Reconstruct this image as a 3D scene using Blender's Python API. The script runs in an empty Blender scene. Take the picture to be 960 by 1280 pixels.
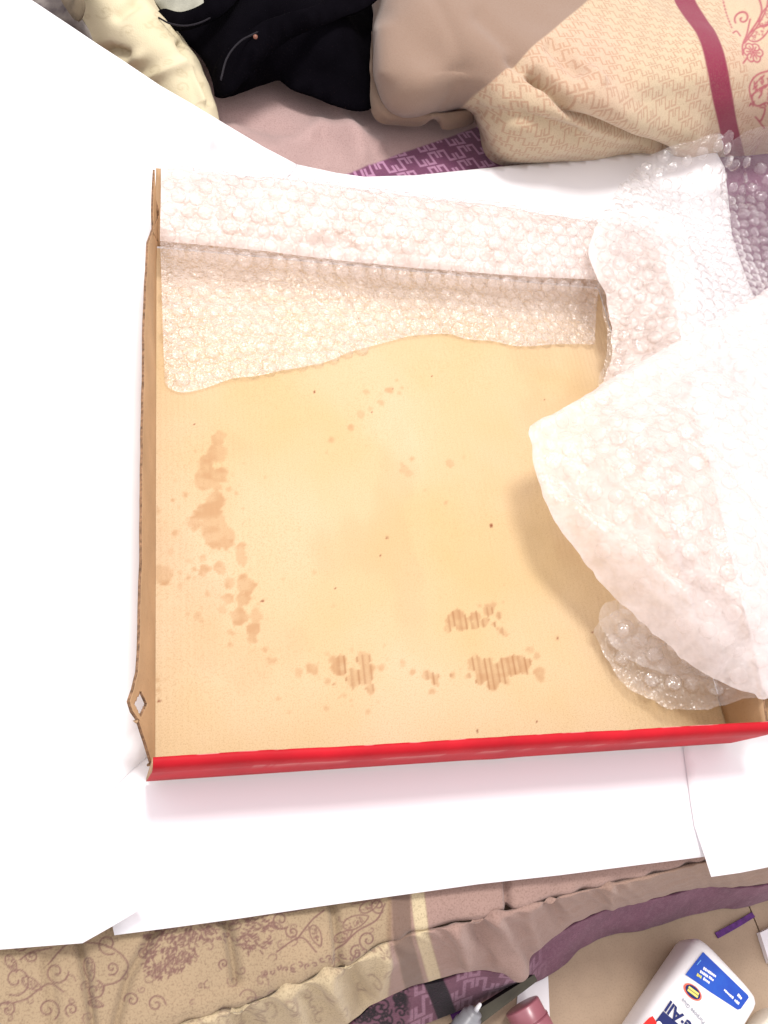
import bpy, bmesh, math, random
import numpy as np
from mathutils import Vector, Matrix
from mathutils.geometry import delaunay_2d_cdt

random.seed(7); rng = np.random.default_rng(7)
scene = bpy.context.scene
C = scene.collection

# ------------------------------------------------------------------ camera
# A hand-held phone about 46 cm above the box floor, pitched 32 degrees off straight down.
F_PX = 1107.25; PPX = np.array([480.0, 640.0]); CAM_H = 0.46
RCW = np.array([[0.9622421, 0.0147282, 0.27179629],
                [-0.1154308, -0.8822211, 0.45646649],
                [0.24650735, -0.47060494, -0.8472102]])       # rows: world axes in (right, down, forward)
cam_d = bpy.data.cameras.new('camera'); cam = bpy.data.objects.new('camera', cam_d); C.objects.link(cam)
m3 = Matrix([[float(RCW[i][0]), float(-RCW[i][1]), float(-RCW[i][2])] for i in range(3)])
cam.matrix_world = Matrix.Translation((0, 0, CAM_H)) @ m3.to_4x4()
cam_d.sensor_fit = 'VERTICAL'; cam_d.sensor_height = 36.0; cam_d.lens = F_PX / 1280 * 36.0
cam_d.clip_start = 0.01; cam_d.clip_end = 50
scene.camera = cam

# ------------------------------------------------------------------ light
world = bpy.data.worlds.new('World'); scene.world = world; world.use_nodes = True
bg = world.node_tree.nodes['Background']
bg.inputs[0].default_value = (1.0, 0.93, 0.95, 1); bg.inputs[1].default_value = 1.05
ld = bpy.data.lights.new('ceiling_lamp', 'AREA'); ld.shape = 'DISK'; ld.size = 0.36; ld.energy = 15.5; ld.color = (1, 0.965, 0.93)
lamp = bpy.data.objects.new('ceiling_lamp', ld); C.objects.link(lamp)
lamp.location = (0.13, 0.66, 1.45)
lamp.rotation_euler = (Vector((0.16, 0.27, 0)) - lamp.location).to_track_quat('-Z', 'Y').to_euler()
scene.view_settings.view_transform = 'Standard'; scene.view_settings.look = 'None'
scene.view_settings.exposure = 0.31; scene.view_settings.gamma = 1
scene.render.engine = 'CYCLES'
scene.cycles.transparent_max_bounces = 40; scene.cycles.max_bounces = 10

# ------------------------------------------------------------------ helpers
def P(px, py, z):                       # the point at height z that the photograph shows at (px, py)
    d = RCW @ np.array([px - PPX[0], py - PPX[1], F_PX]); t = (z - CAM_H) / d[2]
    p = d * t; p[2] += CAM_H; return p
def PL(pts, z=None): return np.array([P(a[0], a[1], a[2] if z is None else z) for a in pts])
def proj(V):
    c = (np.asarray(V) - np.array([0, 0, CAM_H])) @ RCW
    return PPX + F_PX * c[..., :2] / c[..., 2:3]
def thing(name, label, cat, loc=(0, 0, 0), group=None):
    o = bpy.data.objects.new(name, None); C.objects.link(o); o.location = Vector([float(a) for a in loc])
    o.empty_display_size = 0.02
    o['label'] = label; o['category'] = cat
    if group: o['group'] = group
    return o
def tag(o, label, cat, group=None):
    o['label'] = label; o['category'] = cat
    if group: o['group'] = group
    return o
def obj(name, V, Fc, mat, parent=None, smooth=True, attrs=None, fmat=None):
    V = np.asarray(V, float)
    if parent is not None:
        l = Vector(parent.location); p = parent.parent
        while p: l += p.location; p = p.parent
        V = V - np.array(l)
    me = bpy.data.meshes.new(name)
    Fa = np.asarray(Fc) if len({len(f) for f in Fc[:50]} | {len(Fc[-1])}) == 1 and isinstance(Fc, np.ndarray) else None
    me.from_pydata(V.tolist(), [], Fa.tolist() if Fa is not None else Fc)
    mats = mat if isinstance(mat, (list, tuple)) else [mat]
    for mm in mats: me.materials.append(mm)
    if smooth: me.polygons.foreach_set('use_smooth', np.ones(len(me.polygons), bool))
    if fmat is not None: me.polygons.foreach_set('material_index', np.asarray(fmat, np.int32))
    for k, a in (attrs or {}).items():
        at = me.attributes.new(k, 'FLOAT', 'POINT'); at.data.foreach_set('value', np.asarray(a, np.float32).ravel())
    me.update()
    o = bpy.data.objects.new(name, me); C.objects.link(o)
    if parent is not None: o.parent = parent
    return o
def solid(o, t, off=-1, rim=None):
    md = o.modifiers.new('thickness', 'SOLIDIFY'); md.thickness = t; md.offset = off
    if rim is not None: md.material_offset_rim = rim
    return o
def gridfaces(nv, nu, keep=None):
    a = (np.arange(nv - 1)[:, None] * nu + np.arange(nu - 1)[None]).ravel()
    f = np.stack([a, a + 1, a + nu + 1, a + nu], 1)
    return f if keep is None else f[keep.ravel()]
def cr(pts, n, even=True):              # Catmull-Rom through pts, n samples
    p = np.asarray(pts, float); k = len(p)
    if k == 2: return p[0] + (p[1] - p[0]) * np.linspace(0, 1, n)[:, None]
    e = np.vstack([2 * p[0] - p[1], p, 2 * p[-1] - p[-2]])
    m = max(n * 2, 60); t = np.linspace(0, k - 1 - 1e-9, m); i = t.astype(int); f = (t - i)[:, None]
    a, b, c, d = e[i], e[i + 1], e[i + 2], e[i + 3]
    q = .5 * (2 * b + (c - a) * f + (2 * a - 5 * b + 4 * c - d) * f ** 2 + (3 * b - a - 3 * c + d) * f ** 3)
    if even:
        s = np.r_[0, np.cumsum(np.linalg.norm(np.diff(q, axis=0), axis=1))]
    else: s = t
    u = np.linspace(0, s[-1], n)
    return np.stack([np.interp(u, s, q[:, j]) for j in range(q.shape[1])], 1)
def loft(rows, nv, nu, even=True, col_even=True):
    R = np.stack([cr(r, nu, even) for r in rows])                     # k,nu,3
    return np.stack([cr(R[:, j], nv, col_even) for j in range(nu)], 1)  # nv,nu,3
def gnormal(G):
    du = np.gradient(G, axis=1); dv = np.gradient(G, axis=0); n = np.cross(du, dv)
    n /= np.linalg.norm(n, axis=2, keepdims=True) + 1e-12
    if n[..., 2].mean() < 0: n = -n
    return n
def vnoise(x, y, seed=0):
    x = np.asarray(x, float); y = np.asarray(y, float)
    xi = np.floor(x).astype(np.int64); yi = np.floor(y).astype(np.int64); fx = x - xi; fy = y - yi
    def hsh(a, b):
        n = (a * 374761393 + b * 668265263 + seed * 974711) & 0x7fffffff
        n = ((n ^ (n >> 13)) * 1274126177) & 0x7fffffff
        return ((n ^ (n >> 16)) & 0xffff) / 65535.0
    sx = fx * fx * (3 - 2 * fx); sy = fy * fy * (3 - 2 * fy)
    return ((hsh(xi, yi) * (1 - sx) + hsh(xi + 1, yi) * sx) * (1 - sy) + (hsh(xi, yi + 1) * (1 - sx) + hsh(xi + 1, yi + 1) * sx) * sy) * 2 - 1
def fbm(x, y, seed=0, o=3): return sum(vnoise(x * 2 ** i, y * 2 ** i, seed + i) / 2 ** i for i in range(o))
def sstep(a, b, x): t = np.clip((x - a) / (b - a), 0, 1); return t * t * (3 - 2 * t)
def pdist(Q, poly):                     # distance of points Q (..,2) to a polyline
    Q = np.asarray(Q); d = np.full(Q.shape[:-1], 1e9)
    for a, b in zip(poly[:-1], poly[1:]):
        a = np.array(a, float); b = np.array(b, float); ab = b - a
        t = np.clip(((Q - a) @ ab) / (ab @ ab + 1e-12), 0, 1)
        d = np.minimum(d, np.linalg.norm(Q - (a + t[..., None] * ab), axis=-1))
    return d
def inside(Q, poly):
    x, y = Q[..., 0], Q[..., 1]; r = np.zeros(x.shape, bool); n = len(poly)
    for i in range(n):
        x1, y1 = poly[i][:2]; x2, y2 = poly[(i + 1) % n][:2]
        c = ((y1 > y) != (y2 > y)) & (x < (x2 - x1) * (y - y1) / (y2 - y1 + 1e-15) + x1); r ^= c
    return r
def field(ctrl):                        # smooth height field through control points
    c = np.asarray(ctrl, float); X = c[:, :2]; n = len(c)
    A = np.linalg.norm(X[:, None] - X[None], axis=2) + np.eye(n) * 1e-5
    M = np.zeros((n + 1, n + 1)); M[:n, :n] = A; M[:n, n] = 1; M[n, :n] = 1
    w = np.linalg.solve(M, np.r_[c[:, 2], 0])
    def z(q):
        q = np.asarray(q); o = np.empty(len(q))
        for i in range(0, len(q), 4000):
            o[i:i + 4000] = np.linalg.norm(q[i:i + 4000, None] - X[None], axis=2) @ w[:n] + w[n]
        return o
    return z
def dense(outline, step):
    o = np.asarray(outline); L = []
    for a, b in zip(o, np.roll(o, -1, 0)):
        k = max(1, int(np.linalg.norm(b - a) / step))
        for i in range(k): L.append(a + (b - a) * i / k)
    return np.array(L)
def hexpts(lo, hi, s, rot=0.0, c=None):
    c = (np.array(lo) + np.array(hi)) / 2 if c is None else np.array(c)
    R = np.linalg.norm(np.array(hi) - np.array(lo)) / 2 + s; k = int(R / s) + 2
    i, j = np.meshgrid(np.arange(-k, k + 1), np.arange(-int(k * 1.2), int(k * 1.2) + 1))
    p = np.stack([(i + .5 * (j % 2)) * s, j * s * .866], -1).reshape(-1, 2)
    cs, sn = math.cos(rot), math.sin(rot)
    return p @ np.array([[cs, sn], [-sn, cs]]) + c
def closed(ol, k=5):
    ol = np.asarray(ol); n = len(ol); e = np.vstack([ol[-2:], ol, ol[:2]]); m = (n + 3) * k + 1
    q = cr(e, m, False); t = np.linspace(0, n + 3, m); return q[(t >= 2 - 1e-6) & (t < n + 2 - 1e-6)]
def rag(o, a, seed):                    # a cut or torn edge is never a clean curve
    o = o.copy(); o[:, 0] += a * fbm(o[:, 0] * 120 + 3, o[:, 1] * 120, seed, 2); o[:, 1] += a * fbm(o[:, 0] * 120 + 50, o[:, 1] * 120 + 9, seed + 5, 2); return o
def tri_sheet(outline, step):
    """outline: (n,3) world points -> 2D points, triangles, number of boundary points"""
    ol = dense(outline, step); o2 = ol[:, :2]
    q = hexpts(o2.min(0), o2.max(0), step)
    q = q[inside(q, o2)]; d = pdist(q, np.vstack([o2, o2[:1]])); q = q[d > step * .45]
    pts = np.vstack([o2, q]); n = len(o2)
    r = delaunay_2d_cdt([Vector(p) for p in pts.tolist()], [(i, (i + 1) % n) for i in range(n)], [], 1, 1e-7)
    return np.array([tuple(v) for v in r[0]]), [list(f) for f in r[2]], o2
def tube(pts, r, n=8, taper=None):
    p = np.asarray(pts, float); k = len(p); V = []; t = np.gradient(p, axis=0)
    for i in range(k):
        tv = Vector(t[i]).normalized(); a = tv.orthogonal().normalized() if i == 0 else (a - tv * a.dot(tv)).normalized(); b = tv.cross(a)
        rr = r if taper is None else r * taper[i]
        for j in range(n):
            ang = 2 * math.pi * j / n; V.append(p[i] + np.array(a * math.cos(ang) + b * math.sin(ang)) * rr)
    Fc = [[i * n + j, i * n + (j + 1) % n, (i + 1) * n + (j + 1) % n, (i + 1) * n + j] for i in range(k - 1) for j in range(n)]
    Fc += [list(range(n))[::-1], [(k - 1) * n + j for j in range(n)]]
    return np.array(V), Fc

# ------------------------------------------------------------------ materials
def mat(name, col, rough=.8, noise=0, nscale=40, bump=0, bscale=400, spec=.3, col2=None, sheen=0):
    m = bpy.data.materials.new(name); m.use_nodes = True; nt = m.node_tree; b = nt.nodes['Principled BSDF']
    b.inputs['Roughness'].default_value = rough; b.inputs['Specular IOR Level'].default_value = spec
    if sheen: b.inputs['Sheen Weight'].default_value = sheen
    b.inputs['Base Color'].default_value = (*col, 1)
    tc = nt.nodes.new('ShaderNodeTexCoord')
    if noise:
        n = nt.nodes.new('ShaderNodeTexNoise'); n.inputs['Scale'].default_value = nscale; n.inputs['Detail'].default_value = 5
        nt.links.new(tc.outputs['Object'], n.inputs['Vector'])
        r = nt.nodes.new('ShaderNodeMapRange'); r.inputs['From Min'].default_value = .3; r.inputs['From Max'].default_value = .7
        nt.links.new(n.outputs['Fac'], r.inputs['Value'])
        mx = nt.nodes.new('ShaderNodeMix'); mx.data_type = 'RGBA'
        c2 = col2 or tuple(c * (1 - noise) for c in col)
        mx.inputs['A'].default_value = (*col, 1); mx.inputs['B'].default_value = (*c2, 1)
        nt.links.new(r.outputs[0], mx.inputs['Factor']); nt.links.new(mx.outputs['Result'], b.inputs['Base Color'])
    if bump:
        n = nt.nodes.new('ShaderNodeTexNoise'); n.inputs['Scale'].default_value = bscale; n.inputs['Detail'].default_value = 3
        nt.links.new(tc.outputs['Object'], n.inputs['Vector'])
        bp = nt.nodes.new('ShaderNodeBump'); bp.inputs['Strength'].default_value = bump; bp.inputs['Distance'].default_value = .001
        nt.links.new(n.outputs['Fac'], bp.inputs['Height']); nt.links.new(bp.outputs[0], b.inputs['Normal'])
    return m
def basecol(m):                         # the colour currently feeding the shader
    nt = m.node_tree; b = nt.nodes['Principled BSDF']; l = b.inputs['Base Color'].links
    return nt, b, (l[0].from_socket if l else None), tuple(b.inputs['Base Color'].default_value)
def layer(m, attr, col, amount=1.0, mul=False):   # a printed / stained layer driven by a point attribute
    nt, b, src, dv = basecol(m)
    a = nt.nodes.new('ShaderNodeAttribute'); a.attribute_name = attr
    mx = nt.nodes.new('ShaderNodeMix'); mx.data_type = 'RGBA'; mx.blend_type = 'MULTIPLY' if mul else 'MIX'
    ml = nt.nodes.new('ShaderNodeMath'); ml.operation = 'MULTIPLY'; ml.inputs[1].default_value = amount; ml.use_clamp = True
    nt.links.new(a.outputs['Fac'], ml.inputs[0]); nt.links.new(ml.outputs[0], mx.inputs['Factor'])
    if src: nt.links.new(src, mx.inputs['A'])
    else: mx.inputs['A'].default_value = dv
    mx.inputs['B'].default_value = (*col, 1)
    nt.links.new(mx.outputs['Result'], b.inputs['Base Color'])
    return m
def speckle(m, col, scale, lo, hi, amount=.8, detail=2):
    nt, b, src, dv = basecol(m); tc = nt.nodes.new('ShaderNodeTexCoord')
    n = nt.nodes.new('ShaderNodeTexNoise'); n.inputs['Scale'].default_value = scale; n.inputs['Detail'].default_value = detail
    nt.links.new(tc.outputs['Object'], n.inputs['Vector'])
    r = nt.nodes.new('ShaderNodeMapRange'); r.inputs['From Min'].default_value = lo; r.inputs['From Max'].default_value = hi; r.inputs['To Max'].default_value = amount
    nt.links.new(n.outputs['Fac'], r.inputs['Value'])
    mx = nt.nodes.new('ShaderNodeMix'); mx.data_type = 'RGBA'; nt.links.new(r.outputs[0], mx.inputs['Factor'])
    if src: nt.links.new(src, mx.inputs['A'])
    else: mx.inputs['A'].default_value = dv
    mx.inputs['B'].default_value = (*col, 1); nt.links.new(mx.outputs['Result'], b.inputs['Base Color'])
    return m
def film_mat(name, haze, gloss=1.0, rough=.12, col=(.97, .945, .94), transl=.5, cap=.38):
    m = bpy.data.materials.new(name); m.use_nodes = True; nt = m.node_tree; nt.nodes.clear()
    out = nt.nodes.new('ShaderNodeOutputMaterial')
    tr = nt.nodes.new('ShaderNodeBsdfTransparent'); tr.inputs[0].default_value = (.995, .988, .985, 1)
    di = nt.nodes.new('ShaderNodeBsdfDiffuse'); di.inputs[0].default_value = (*col, 1)
    tl = nt.nodes.new('ShaderNodeBsdfTranslucent'); tl.inputs[0].default_value = (*col, 1)
    gl = nt.nodes.new('ShaderNodeBsdfGlossy'); gl.inputs['Roughness'].default_value = rough; gl.inputs[0].default_value = (1, 1, 1, 1)
    m1 = nt.nodes.new('ShaderNodeMixShader'); m1.inputs[0].default_value = transl
    nt.links.new(di.outputs[0], m1.inputs[1]); nt.links.new(tl.outputs[0], m1.inputs[2])
    m2 = nt.nodes.new('ShaderNodeMixShader')
    tc = nt.nodes.new('ShaderNodeTexCoord'); n = nt.nodes.new('ShaderNodeTexNoise'); n.inputs['Scale'].default_value = 90; n.inputs['Detail'].default_value = 4
    nt.links.new(tc.outputs['Object'], n.inputs['Vector'])
    r = nt.nodes.new('ShaderNodeMapRange'); r.inputs['From Min'].default_value = .3; r.inputs['From Max'].default_value = .7
    r.inputs['To Min'].default_value = haze * .65; r.inputs['To Max'].default_value = min(1, haze * 1.35)
    nt.links.new(n.outputs['Fac'], r.inputs['Value']); nt.links.new(r.outputs[0], m2.inputs[0])
    nt.links.new(tr.outputs[0], m2.inputs[1]); nt.links.new(m1.outputs[0], m2.inputs[2])
    fr = nt.nodes.new('ShaderNodeFresnel'); fr.inputs[0].default_value = 1.5
    ml = nt.nodes.new('ShaderNodeMath'); ml.operation = 'MULTIPLY'; ml.inputs[1].default_value = gloss; ml.use_clamp = True
    nt.links.new(fr.outputs[0], ml.inputs[0])
    mn = nt.nodes.new('ShaderNodeMath'); mn.operation = 'MINIMUM'; mn.inputs[1].default_value = cap; nt.links.new(ml.outputs[0], mn.inputs[0])
    n2 = nt.nodes.new('ShaderNodeTexNoise'); n2.inputs['Scale'].default_value = 260; n2.inputs['Detail'].default_value = 2
    nt.links.new(tc.outputs['Object'], n2.inputs['Vector'])
    bp = nt.nodes.new('ShaderNodeBump'); bp.inputs['Strength'].default_value = .8; bp.inputs['Distance'].default_value = .0025
    nt.links.new(n2.outputs['Fac'], bp.inputs['Height'])
    nt.links.new(bp.outputs[0], gl.inputs['Normal']); nt.links.new(bp.outputs[0], fr.inputs['Normal'])
    m3_ = nt.nodes.new('ShaderNodeMixShader'); nt.links.new(mn.outputs[0], m3_.inputs[0])
    nt.links.new(m2.outputs[0], m3_.inputs[1]); nt.links.new(gl.outputs[0], m3_.inputs[2])
    nt.links.new(m3_.outputs[0], out.inputs[0])
    return m

M = {}
M['paper'] = mat('white_paper', (.84, .84, .86), .85, bump=.05, bscale=60)
M['card'] = speckle(mat('kraft_cardboard', (.61, .465, .31), .9, noise=.12, nscale=9, bump=.12, bscale=900, spec=.15, col2=(.54, .395, .205)), (.36, .22, .11), 1300, .48, .78, .55, 4)
M['card_wall'] = speckle(mat('kraft_wall', (.50, .33, .19), .9, noise=.2, nscale=30, bump=.12, bscale=900, spec=.15), (.3, .17, .08), 700, .62, .74, .5)
M['card_edge'] = mat('corrugated_edge', (.33, .19, .105), .95, noise=.7, nscale=500)
M['red'] = mat('red_print', (.50, .006, .016), .6, noise=.25, nscale=35, bump=.15, bscale=500, spec=.2)
layer(M['red'], 'wear', (.85, .55, .5), .85)
M['film'] = film_mat('wrap_film', .2, 1.0, .25)
M['bubble'] = film_mat('wrap_bubble', .1, .8, .2)
M['film_fog'] = film_mat('wrap_film_foggy', .66, .8, .3, col=(1.0, .935, .915))
M['bubble_fog'] = film_mat('wrap_bubble_foggy', .2, .9, .2, col=(1.0, .935, .915))
M['film_heap'] = film_mat('wrap_film_heap', .4, .8, .28, col=(1.0, .945, .93))
M['bubble_curl'] = film_mat('wrap_bubble_curl', .1, 1.6, .12, cap=.7)
M['film_clear'] = film_mat('wrap_film_clear', .09, .8, .2)
M['bubble_clear'] = film_mat('wrap_bubble_clear', .12, 1.6, .12, cap=.5)

# ------------------------------------------------------------------ print canvas (pixel coordinates of the printed cloth)
CM = 160
def canvas(): return np.zeros(((1280 + 2 * CM), (960 + 2 * CM)), np.float32)
def stroke(cv, pts, w, val=1.0):
    pts = np.asarray(pts, float); L = np.linalg.norm(np.diff(pts, axis=0), axis=1).sum(); n = max(2, int(L / .6))
    q = cr(pts, n) if len(pts) > 2 else pts[0] + (pts[1] - pts[0]) * np.linspace(0, 1, n)[:, None]
    for x, y in q:
        x += CM; y += CM; r = int(w + 2); x0, y0 = int(x) - r, int(y) - r
        if x0 < 0 or y0 < 0 or x0 + 2 * r >= cv.shape[1] or y0 + 2 * r >= cv.shape[0]: continue
        yy, xx = np.mgrid[y0:y0 + 2 * r + 1, x0:x0 + 2 * r + 1]
        d = np.hypot(xx - x, yy - y); s = cv[y0:y0 + 2 * r + 1, x0:x0 + 2 * r + 1]
        np.maximum(s, val * np.clip(w / 2 + .6 - d, 0, 1), out=s)
def spiral(cx, cy, r, turns=1.4, rot=0, s=1, inner=.15):
    t = np.linspace(0, 1, 22); rr = r * (1 - (1 - inner) * t); a = rot + s * t * turns * 2 * math.pi
    return np.stack([cx + rr * np.cos(a), cy + rr * np.sin(a)], 1)
def paisley(cv, cx, cy, r, rot, w=1.4, dots=True):
    t = np.linspace(0, 2 * math.pi, 28); x = r * np.cos(t); y = .55 * r * np.sin(t) * np.sin(t / 2) ** .6
    c, s = math.cos(rot), math.sin(rot); stroke(cv, np.stack([cx + x * c - y * s, cy + x * s + y * c], 1), w)
    if dots:
        for k in range(int(r * 1.4)):
            a = random.uniform(0, 6.28); q = r * .75 * math.sqrt(random.random()); x = q * math.cos(a) - .15 * r; y = .42 * q * math.sin(a)
            X = cx + x * c - y * s; Y = cy + x * s + y * c; stroke(cv, [(X, Y), (X + .8, Y + .8)], 1.3)
def sample(cv, Q):
    x = np.clip(Q[..., 0] + CM, 0, cv.shape[1] - 2); y = np.clip(Q[..., 1] + CM, 0, cv.shape[0] - 2)
    xi = x.astype(int); yi = y.astype(int); fx = x - xi; fy = y - yi
    return (cv[yi, xi] * (1 - fx) + cv[yi, xi + 1] * fx) * (1 - fy) + (cv[yi + 1, xi] * (1 - fx) + cv[yi + 1, xi + 1] * fx) * fy
def fret_layer(m, mask, col, amount, w=.27):
    """interlocking key print: attributes fu, fv give cloth coordinates in line units, mask says where it is printed"""
    nt, b, src, dv = basecol(m); N = nt.nodes
    def val(x): return x
    def op(o, x, y=None, clamp=False):
        n = N.new('ShaderNodeMath'); n.operation = o; n.use_clamp = clamp
        for i, k in enumerate((x, y)):
            if k is None: continue
            if isinstance(k, (int, float)): n.inputs[i].default_value = k
            else: nt.links.new(k, n.inputs[i])
        return n.outputs[0]
    def at(k): n = N.new('ShaderNodeAttribute'); n.attribute_name = k; return n.outputs['Fac']
    v = at('fv'); u = op('ADD', at('fu'), op('MULTIPLY', op('FLOOR', op('DIVIDE', v, 4.0)), 1.5)); cu, cv_ = op('DIVIDE', u, 4.0), op('DIVIDE', v, 4.0)
    par = op('FLOORED_MODULO', op('ADD', op('FLOOR', cu), op('FLOOR', cv_)), 2.0)
    x, y = op('FLOORED_MODULO', u, 4.0), op('FLOORED_MODULO', v, 4.0)
    inv = op('SUBTRACT', 1.0, par); xr = op('SUBTRACT', 4.0, x)
    X = op('ADD', op('MULTIPLY', x, inv), op('MULTIPLY', xr, par)); Y = y
    d = None
    for x0, y0, x1, y1 in ((.45, 2.1, .45, 3.5), (.45, 3.5, 2, 3.5), (2, .5, 2, 3.5), (2, .5, 3.55, .5), (3.55, .5, 3.55, 1.9)):
        ex = op('SUBTRACT', op('ABSOLUTE', op('SUBTRACT', X, (x0 + x1) / 2)), (x1 - x0) / 2); ey = op('SUBTRACT', op('ABSOLUTE', op('SUBTRACT', Y, (y0 + y1) / 2)), (y1 - y0) / 2)
        e = op('MAXIMUM', ex, ey); d = e if d is None else op('MINIMUM', d, e)
    r = N.new('ShaderNodeMapRange'); r.inputs['From Min'].default_value = w + .14; r.inputs['From Max'].default_value = w - .06; nt.links.new(d, r.inputs['Value'])
    f = op('MULTIPLY', op('MULTIPLY', r.outputs[0], at(mask)), amount, True)
    mx = N.new('ShaderNodeMix'); mx.data_type = 'RGBA'; nt.links.new(f, mx.inputs['Factor'])
    if src: nt.links.new(src, mx.inputs['A'])
    else: mx.inputs['A'].default_value = dv
    mx.inputs['B'].default_value = (*col, 1); nt.links.new(mx.outputs['Result'], b.inputs['Base Color'])
    return m

# ================================================================== SETTING
Z_FLOOR = -0.14
fm = mat('floor_tile', (.42, .315, .22), .7, noise=.12, nscale=60, bump=.06, bscale=300); speckle(fm, (.24, .17, .115), 900, .5, .75, .4, 4)
gm = mat('floor_joint', (.05, .035, .03), .9)
floor = obj('floor', [(-1.5, -1.2, Z_FLOOR - .004), (2.2, -1.2, Z_FLOOR - .004), (2.2, 2.2, Z_FLOOR - .004), (-1.5, 2.2, Z_FLOOR - .004)], [[0, 1, 2, 3]], gm); floor['kind'] = 'structure'
j1 = P(937, 1134, Z_FLOOR); j2 = P(958, 1186, Z_FLOOR); jd = (j2 - j1) / np.linalg.norm(j2 - j1); jn = np.array([-jd[1], jd[0], 0]); jn *= np.sign(jn[0])
for s in (-1, 1):
    a = j1 + jn * s * .0006 - jd * .62; b = j1 + jn * s * .0006 + jd * .62; c = b + jn * s * .9; d = a + jn * s * .9
    if s > 0: V = [a, b, c, d]
    else: V = [a, d, c, b]
    obj('tile', V + [v - [0, 0, .0035] for v in V], [[0, 1, 2, 3], [0, 4, 5, 1], [1, 5, 6, 2], [2, 6, 7, 3], [3, 7, 4, 0]], fm, floor, smooth=False)

# ---- bedspread: cover, gathered front panel, hem and purple border
ml = mat('bedspread_cotton', (.29, .2, .125), .9, noise=.18, nscale=25, bump=.35, bscale=1200, spec=.1, sheen=.2)
layer(ml, 'cream', (.54, .45, .285)); layer(ml, 'dark', (.16, .105, .09)); layer(ml, 'mauve', (.33, .22, .185)); layer(ml, 'line', (.14, .062, .066), .85)
mh = ml
mp = mat('bedspread_border', (.19, .085, .125), .9, noise=.25, nscale=60, bump=.4, bscale=1000, spec=.1, sheen=.15)
fret_layer(mp, 'key', (.36, .21, .28), .75, .3); layer(mp, 'line', (.3, .18, .23), .6); layer(mp, 'dark', (.012, .01, .014))
mc = mat('bedspread_back', (.43, .30, .28), .92, noise=.15, nscale=30, bump=.35, bscale=1200, spec=.1, sheen=.2)
layer(mc, 'dark', (.155, .05, .11)); fret_layer(mc, 'key', (.46, .25, .38), .85, .26)
bed = thing('bedspread', 'beige patterned bedspread with gathered hem and purple border under the white paper', 'bedspread', (0.2, 0.2, -.012))
SEAM = [(-150, 1440), (-40, 1388), (100, 1325), (215, 1285), (300, 1256), (360, 1234), (430, 1208), (500, 1170), (560, 1156), (640, 1138), (720, 1115), (800, 1097), (880, 1076), (960, 1060), (1080, 1035)]
def off(pl, dx, dy, z): return PL([(a + dx, b + dy) for a, b in pl], z)
TOP = [(-150, 1000), (-40, 1000), (100, 1000), (215, 1000), (300, 1000), (360, 1000), (430, 1000), (500, 990), (560, 985), (640, 980), (720, 975), (800, 970), (880, 960), (960, 950), (1080, 940)]
G = loft([PL(SEAM, -.0205), off(SEAM, -1, -7, -.0165), off(SEAM, -4, -34, -.0135), PL([(a[0] * .5 + b[0] * .5, a[1] * .5 + b[1] * .5) for a, b in zip(SEAM, TOP)], -.0125), PL(TOP, -.0125)], 210, 1050)
Q = proj(G); N = gnormal(G)
seamd = pdist(Q, SEAM); u = G[..., 0]
disp = .0018 * fbm(G[..., 0] * 22, G[..., 1] * 22, 3) * sstep(0, 30, seamd)
disp += .0009 * np.sin(u * 260 + 3 * fbm(u * 20, u * 0, 9)) * np.exp(-seamd / 16)
for pl, w, a in [([(92, 1150), (108, 1220), (118, 1300)], 6, .0042), ([(212, 1130), (160, 1222), (140, 1300)], 7, .0042), ([(262, 1110), (286, 1160), (296, 1225)], 7, .005),
                 ([(405, 1090), (418, 1140), (424, 1205)], 6, .0042), ([(630, 1060), (634, 1100), (636, 1138)], 4, .004), ([(60, 1200), (70, 1300)], 9, .003), ([(340, 1110), (330, 1230)], 14, -.003), ([(480, 1100), (500, 1165)], 14, -.002)]:
    disp -= a * np.exp(-(pdist(Q, pl) / w) ** 2)
G2 = G + N * disp[..., None]
ln = canvas()
for a in [(70, 1215, 16, 0, 1), (20, 1225, 20, 2, -1), (135, 1180, 14, 1, 1), (100, 1160, 12, 4, -1), (25, 1180, 10, 0, 1), (140, 1210, 9, 2, -1), (118, 1238, 13, 5, 1), (165, 1250, 10, 3, 1), (60, 1262, 15, 1, -1), (10, 1262, 12, 3, 1),
          (350, 1150, 12, 1, 1), (365, 1165, 9, 4, -1), (460, 1175, 12, 2, 1), (445, 1190, 9, 5, -1), (280, 1205, 7, 2, 1), (195, 1255, 12, 0, -1), (90, 1262, 9, 2, 1), (40, 1195, 8, 3, -1), (472, 1132, 10, 1, 1), (180, 1190, 8, 1, 1)]:
    stroke(ln, spiral(a[0], a[1], a[2], 1.3, a[3], a[4]), 1.7)
stroke(ln, [(60, 1205), (85, 1180), (110, 1178), (140, 1185), (160, 1205), (150, 1225), (130, 1232)], 1.7)
stroke(ln, [(25, 1200), (40, 1190), (65, 1185)], 1.7); stroke(ln, [(0, 1255), (30, 1250), (60, 1230), (80, 1240)], 1.7)
stroke(ln, [(340, 1142), (370, 1138), (400, 1130), (420, 1118)], 1.8); stroke(ln, [(370, 1175), (390, 1150), (405, 1138)], 1.8); stroke(ln, [(345, 1190), (375, 1172), (395, 1190)], 1.7)
stroke(ln, [(420, 1190), (445, 1165), (470, 1150), (480, 1130)], 1.8); stroke(ln, [(440, 1130), (460, 1126)], 1.6)
for a in [(395, 1170, 14, 1.2), (112, 1212, 15, 1.4), (445, 1152, 17, -.4), (462, 1132, 14, -.5), (430, 1170, 12, -.6), (40, 1230, 14, .5), (345, 1158, 8, .3), (120, 1255, 10, .2), (15, 1205, 12, 1.0)]: paisley(ln, *a)
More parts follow.
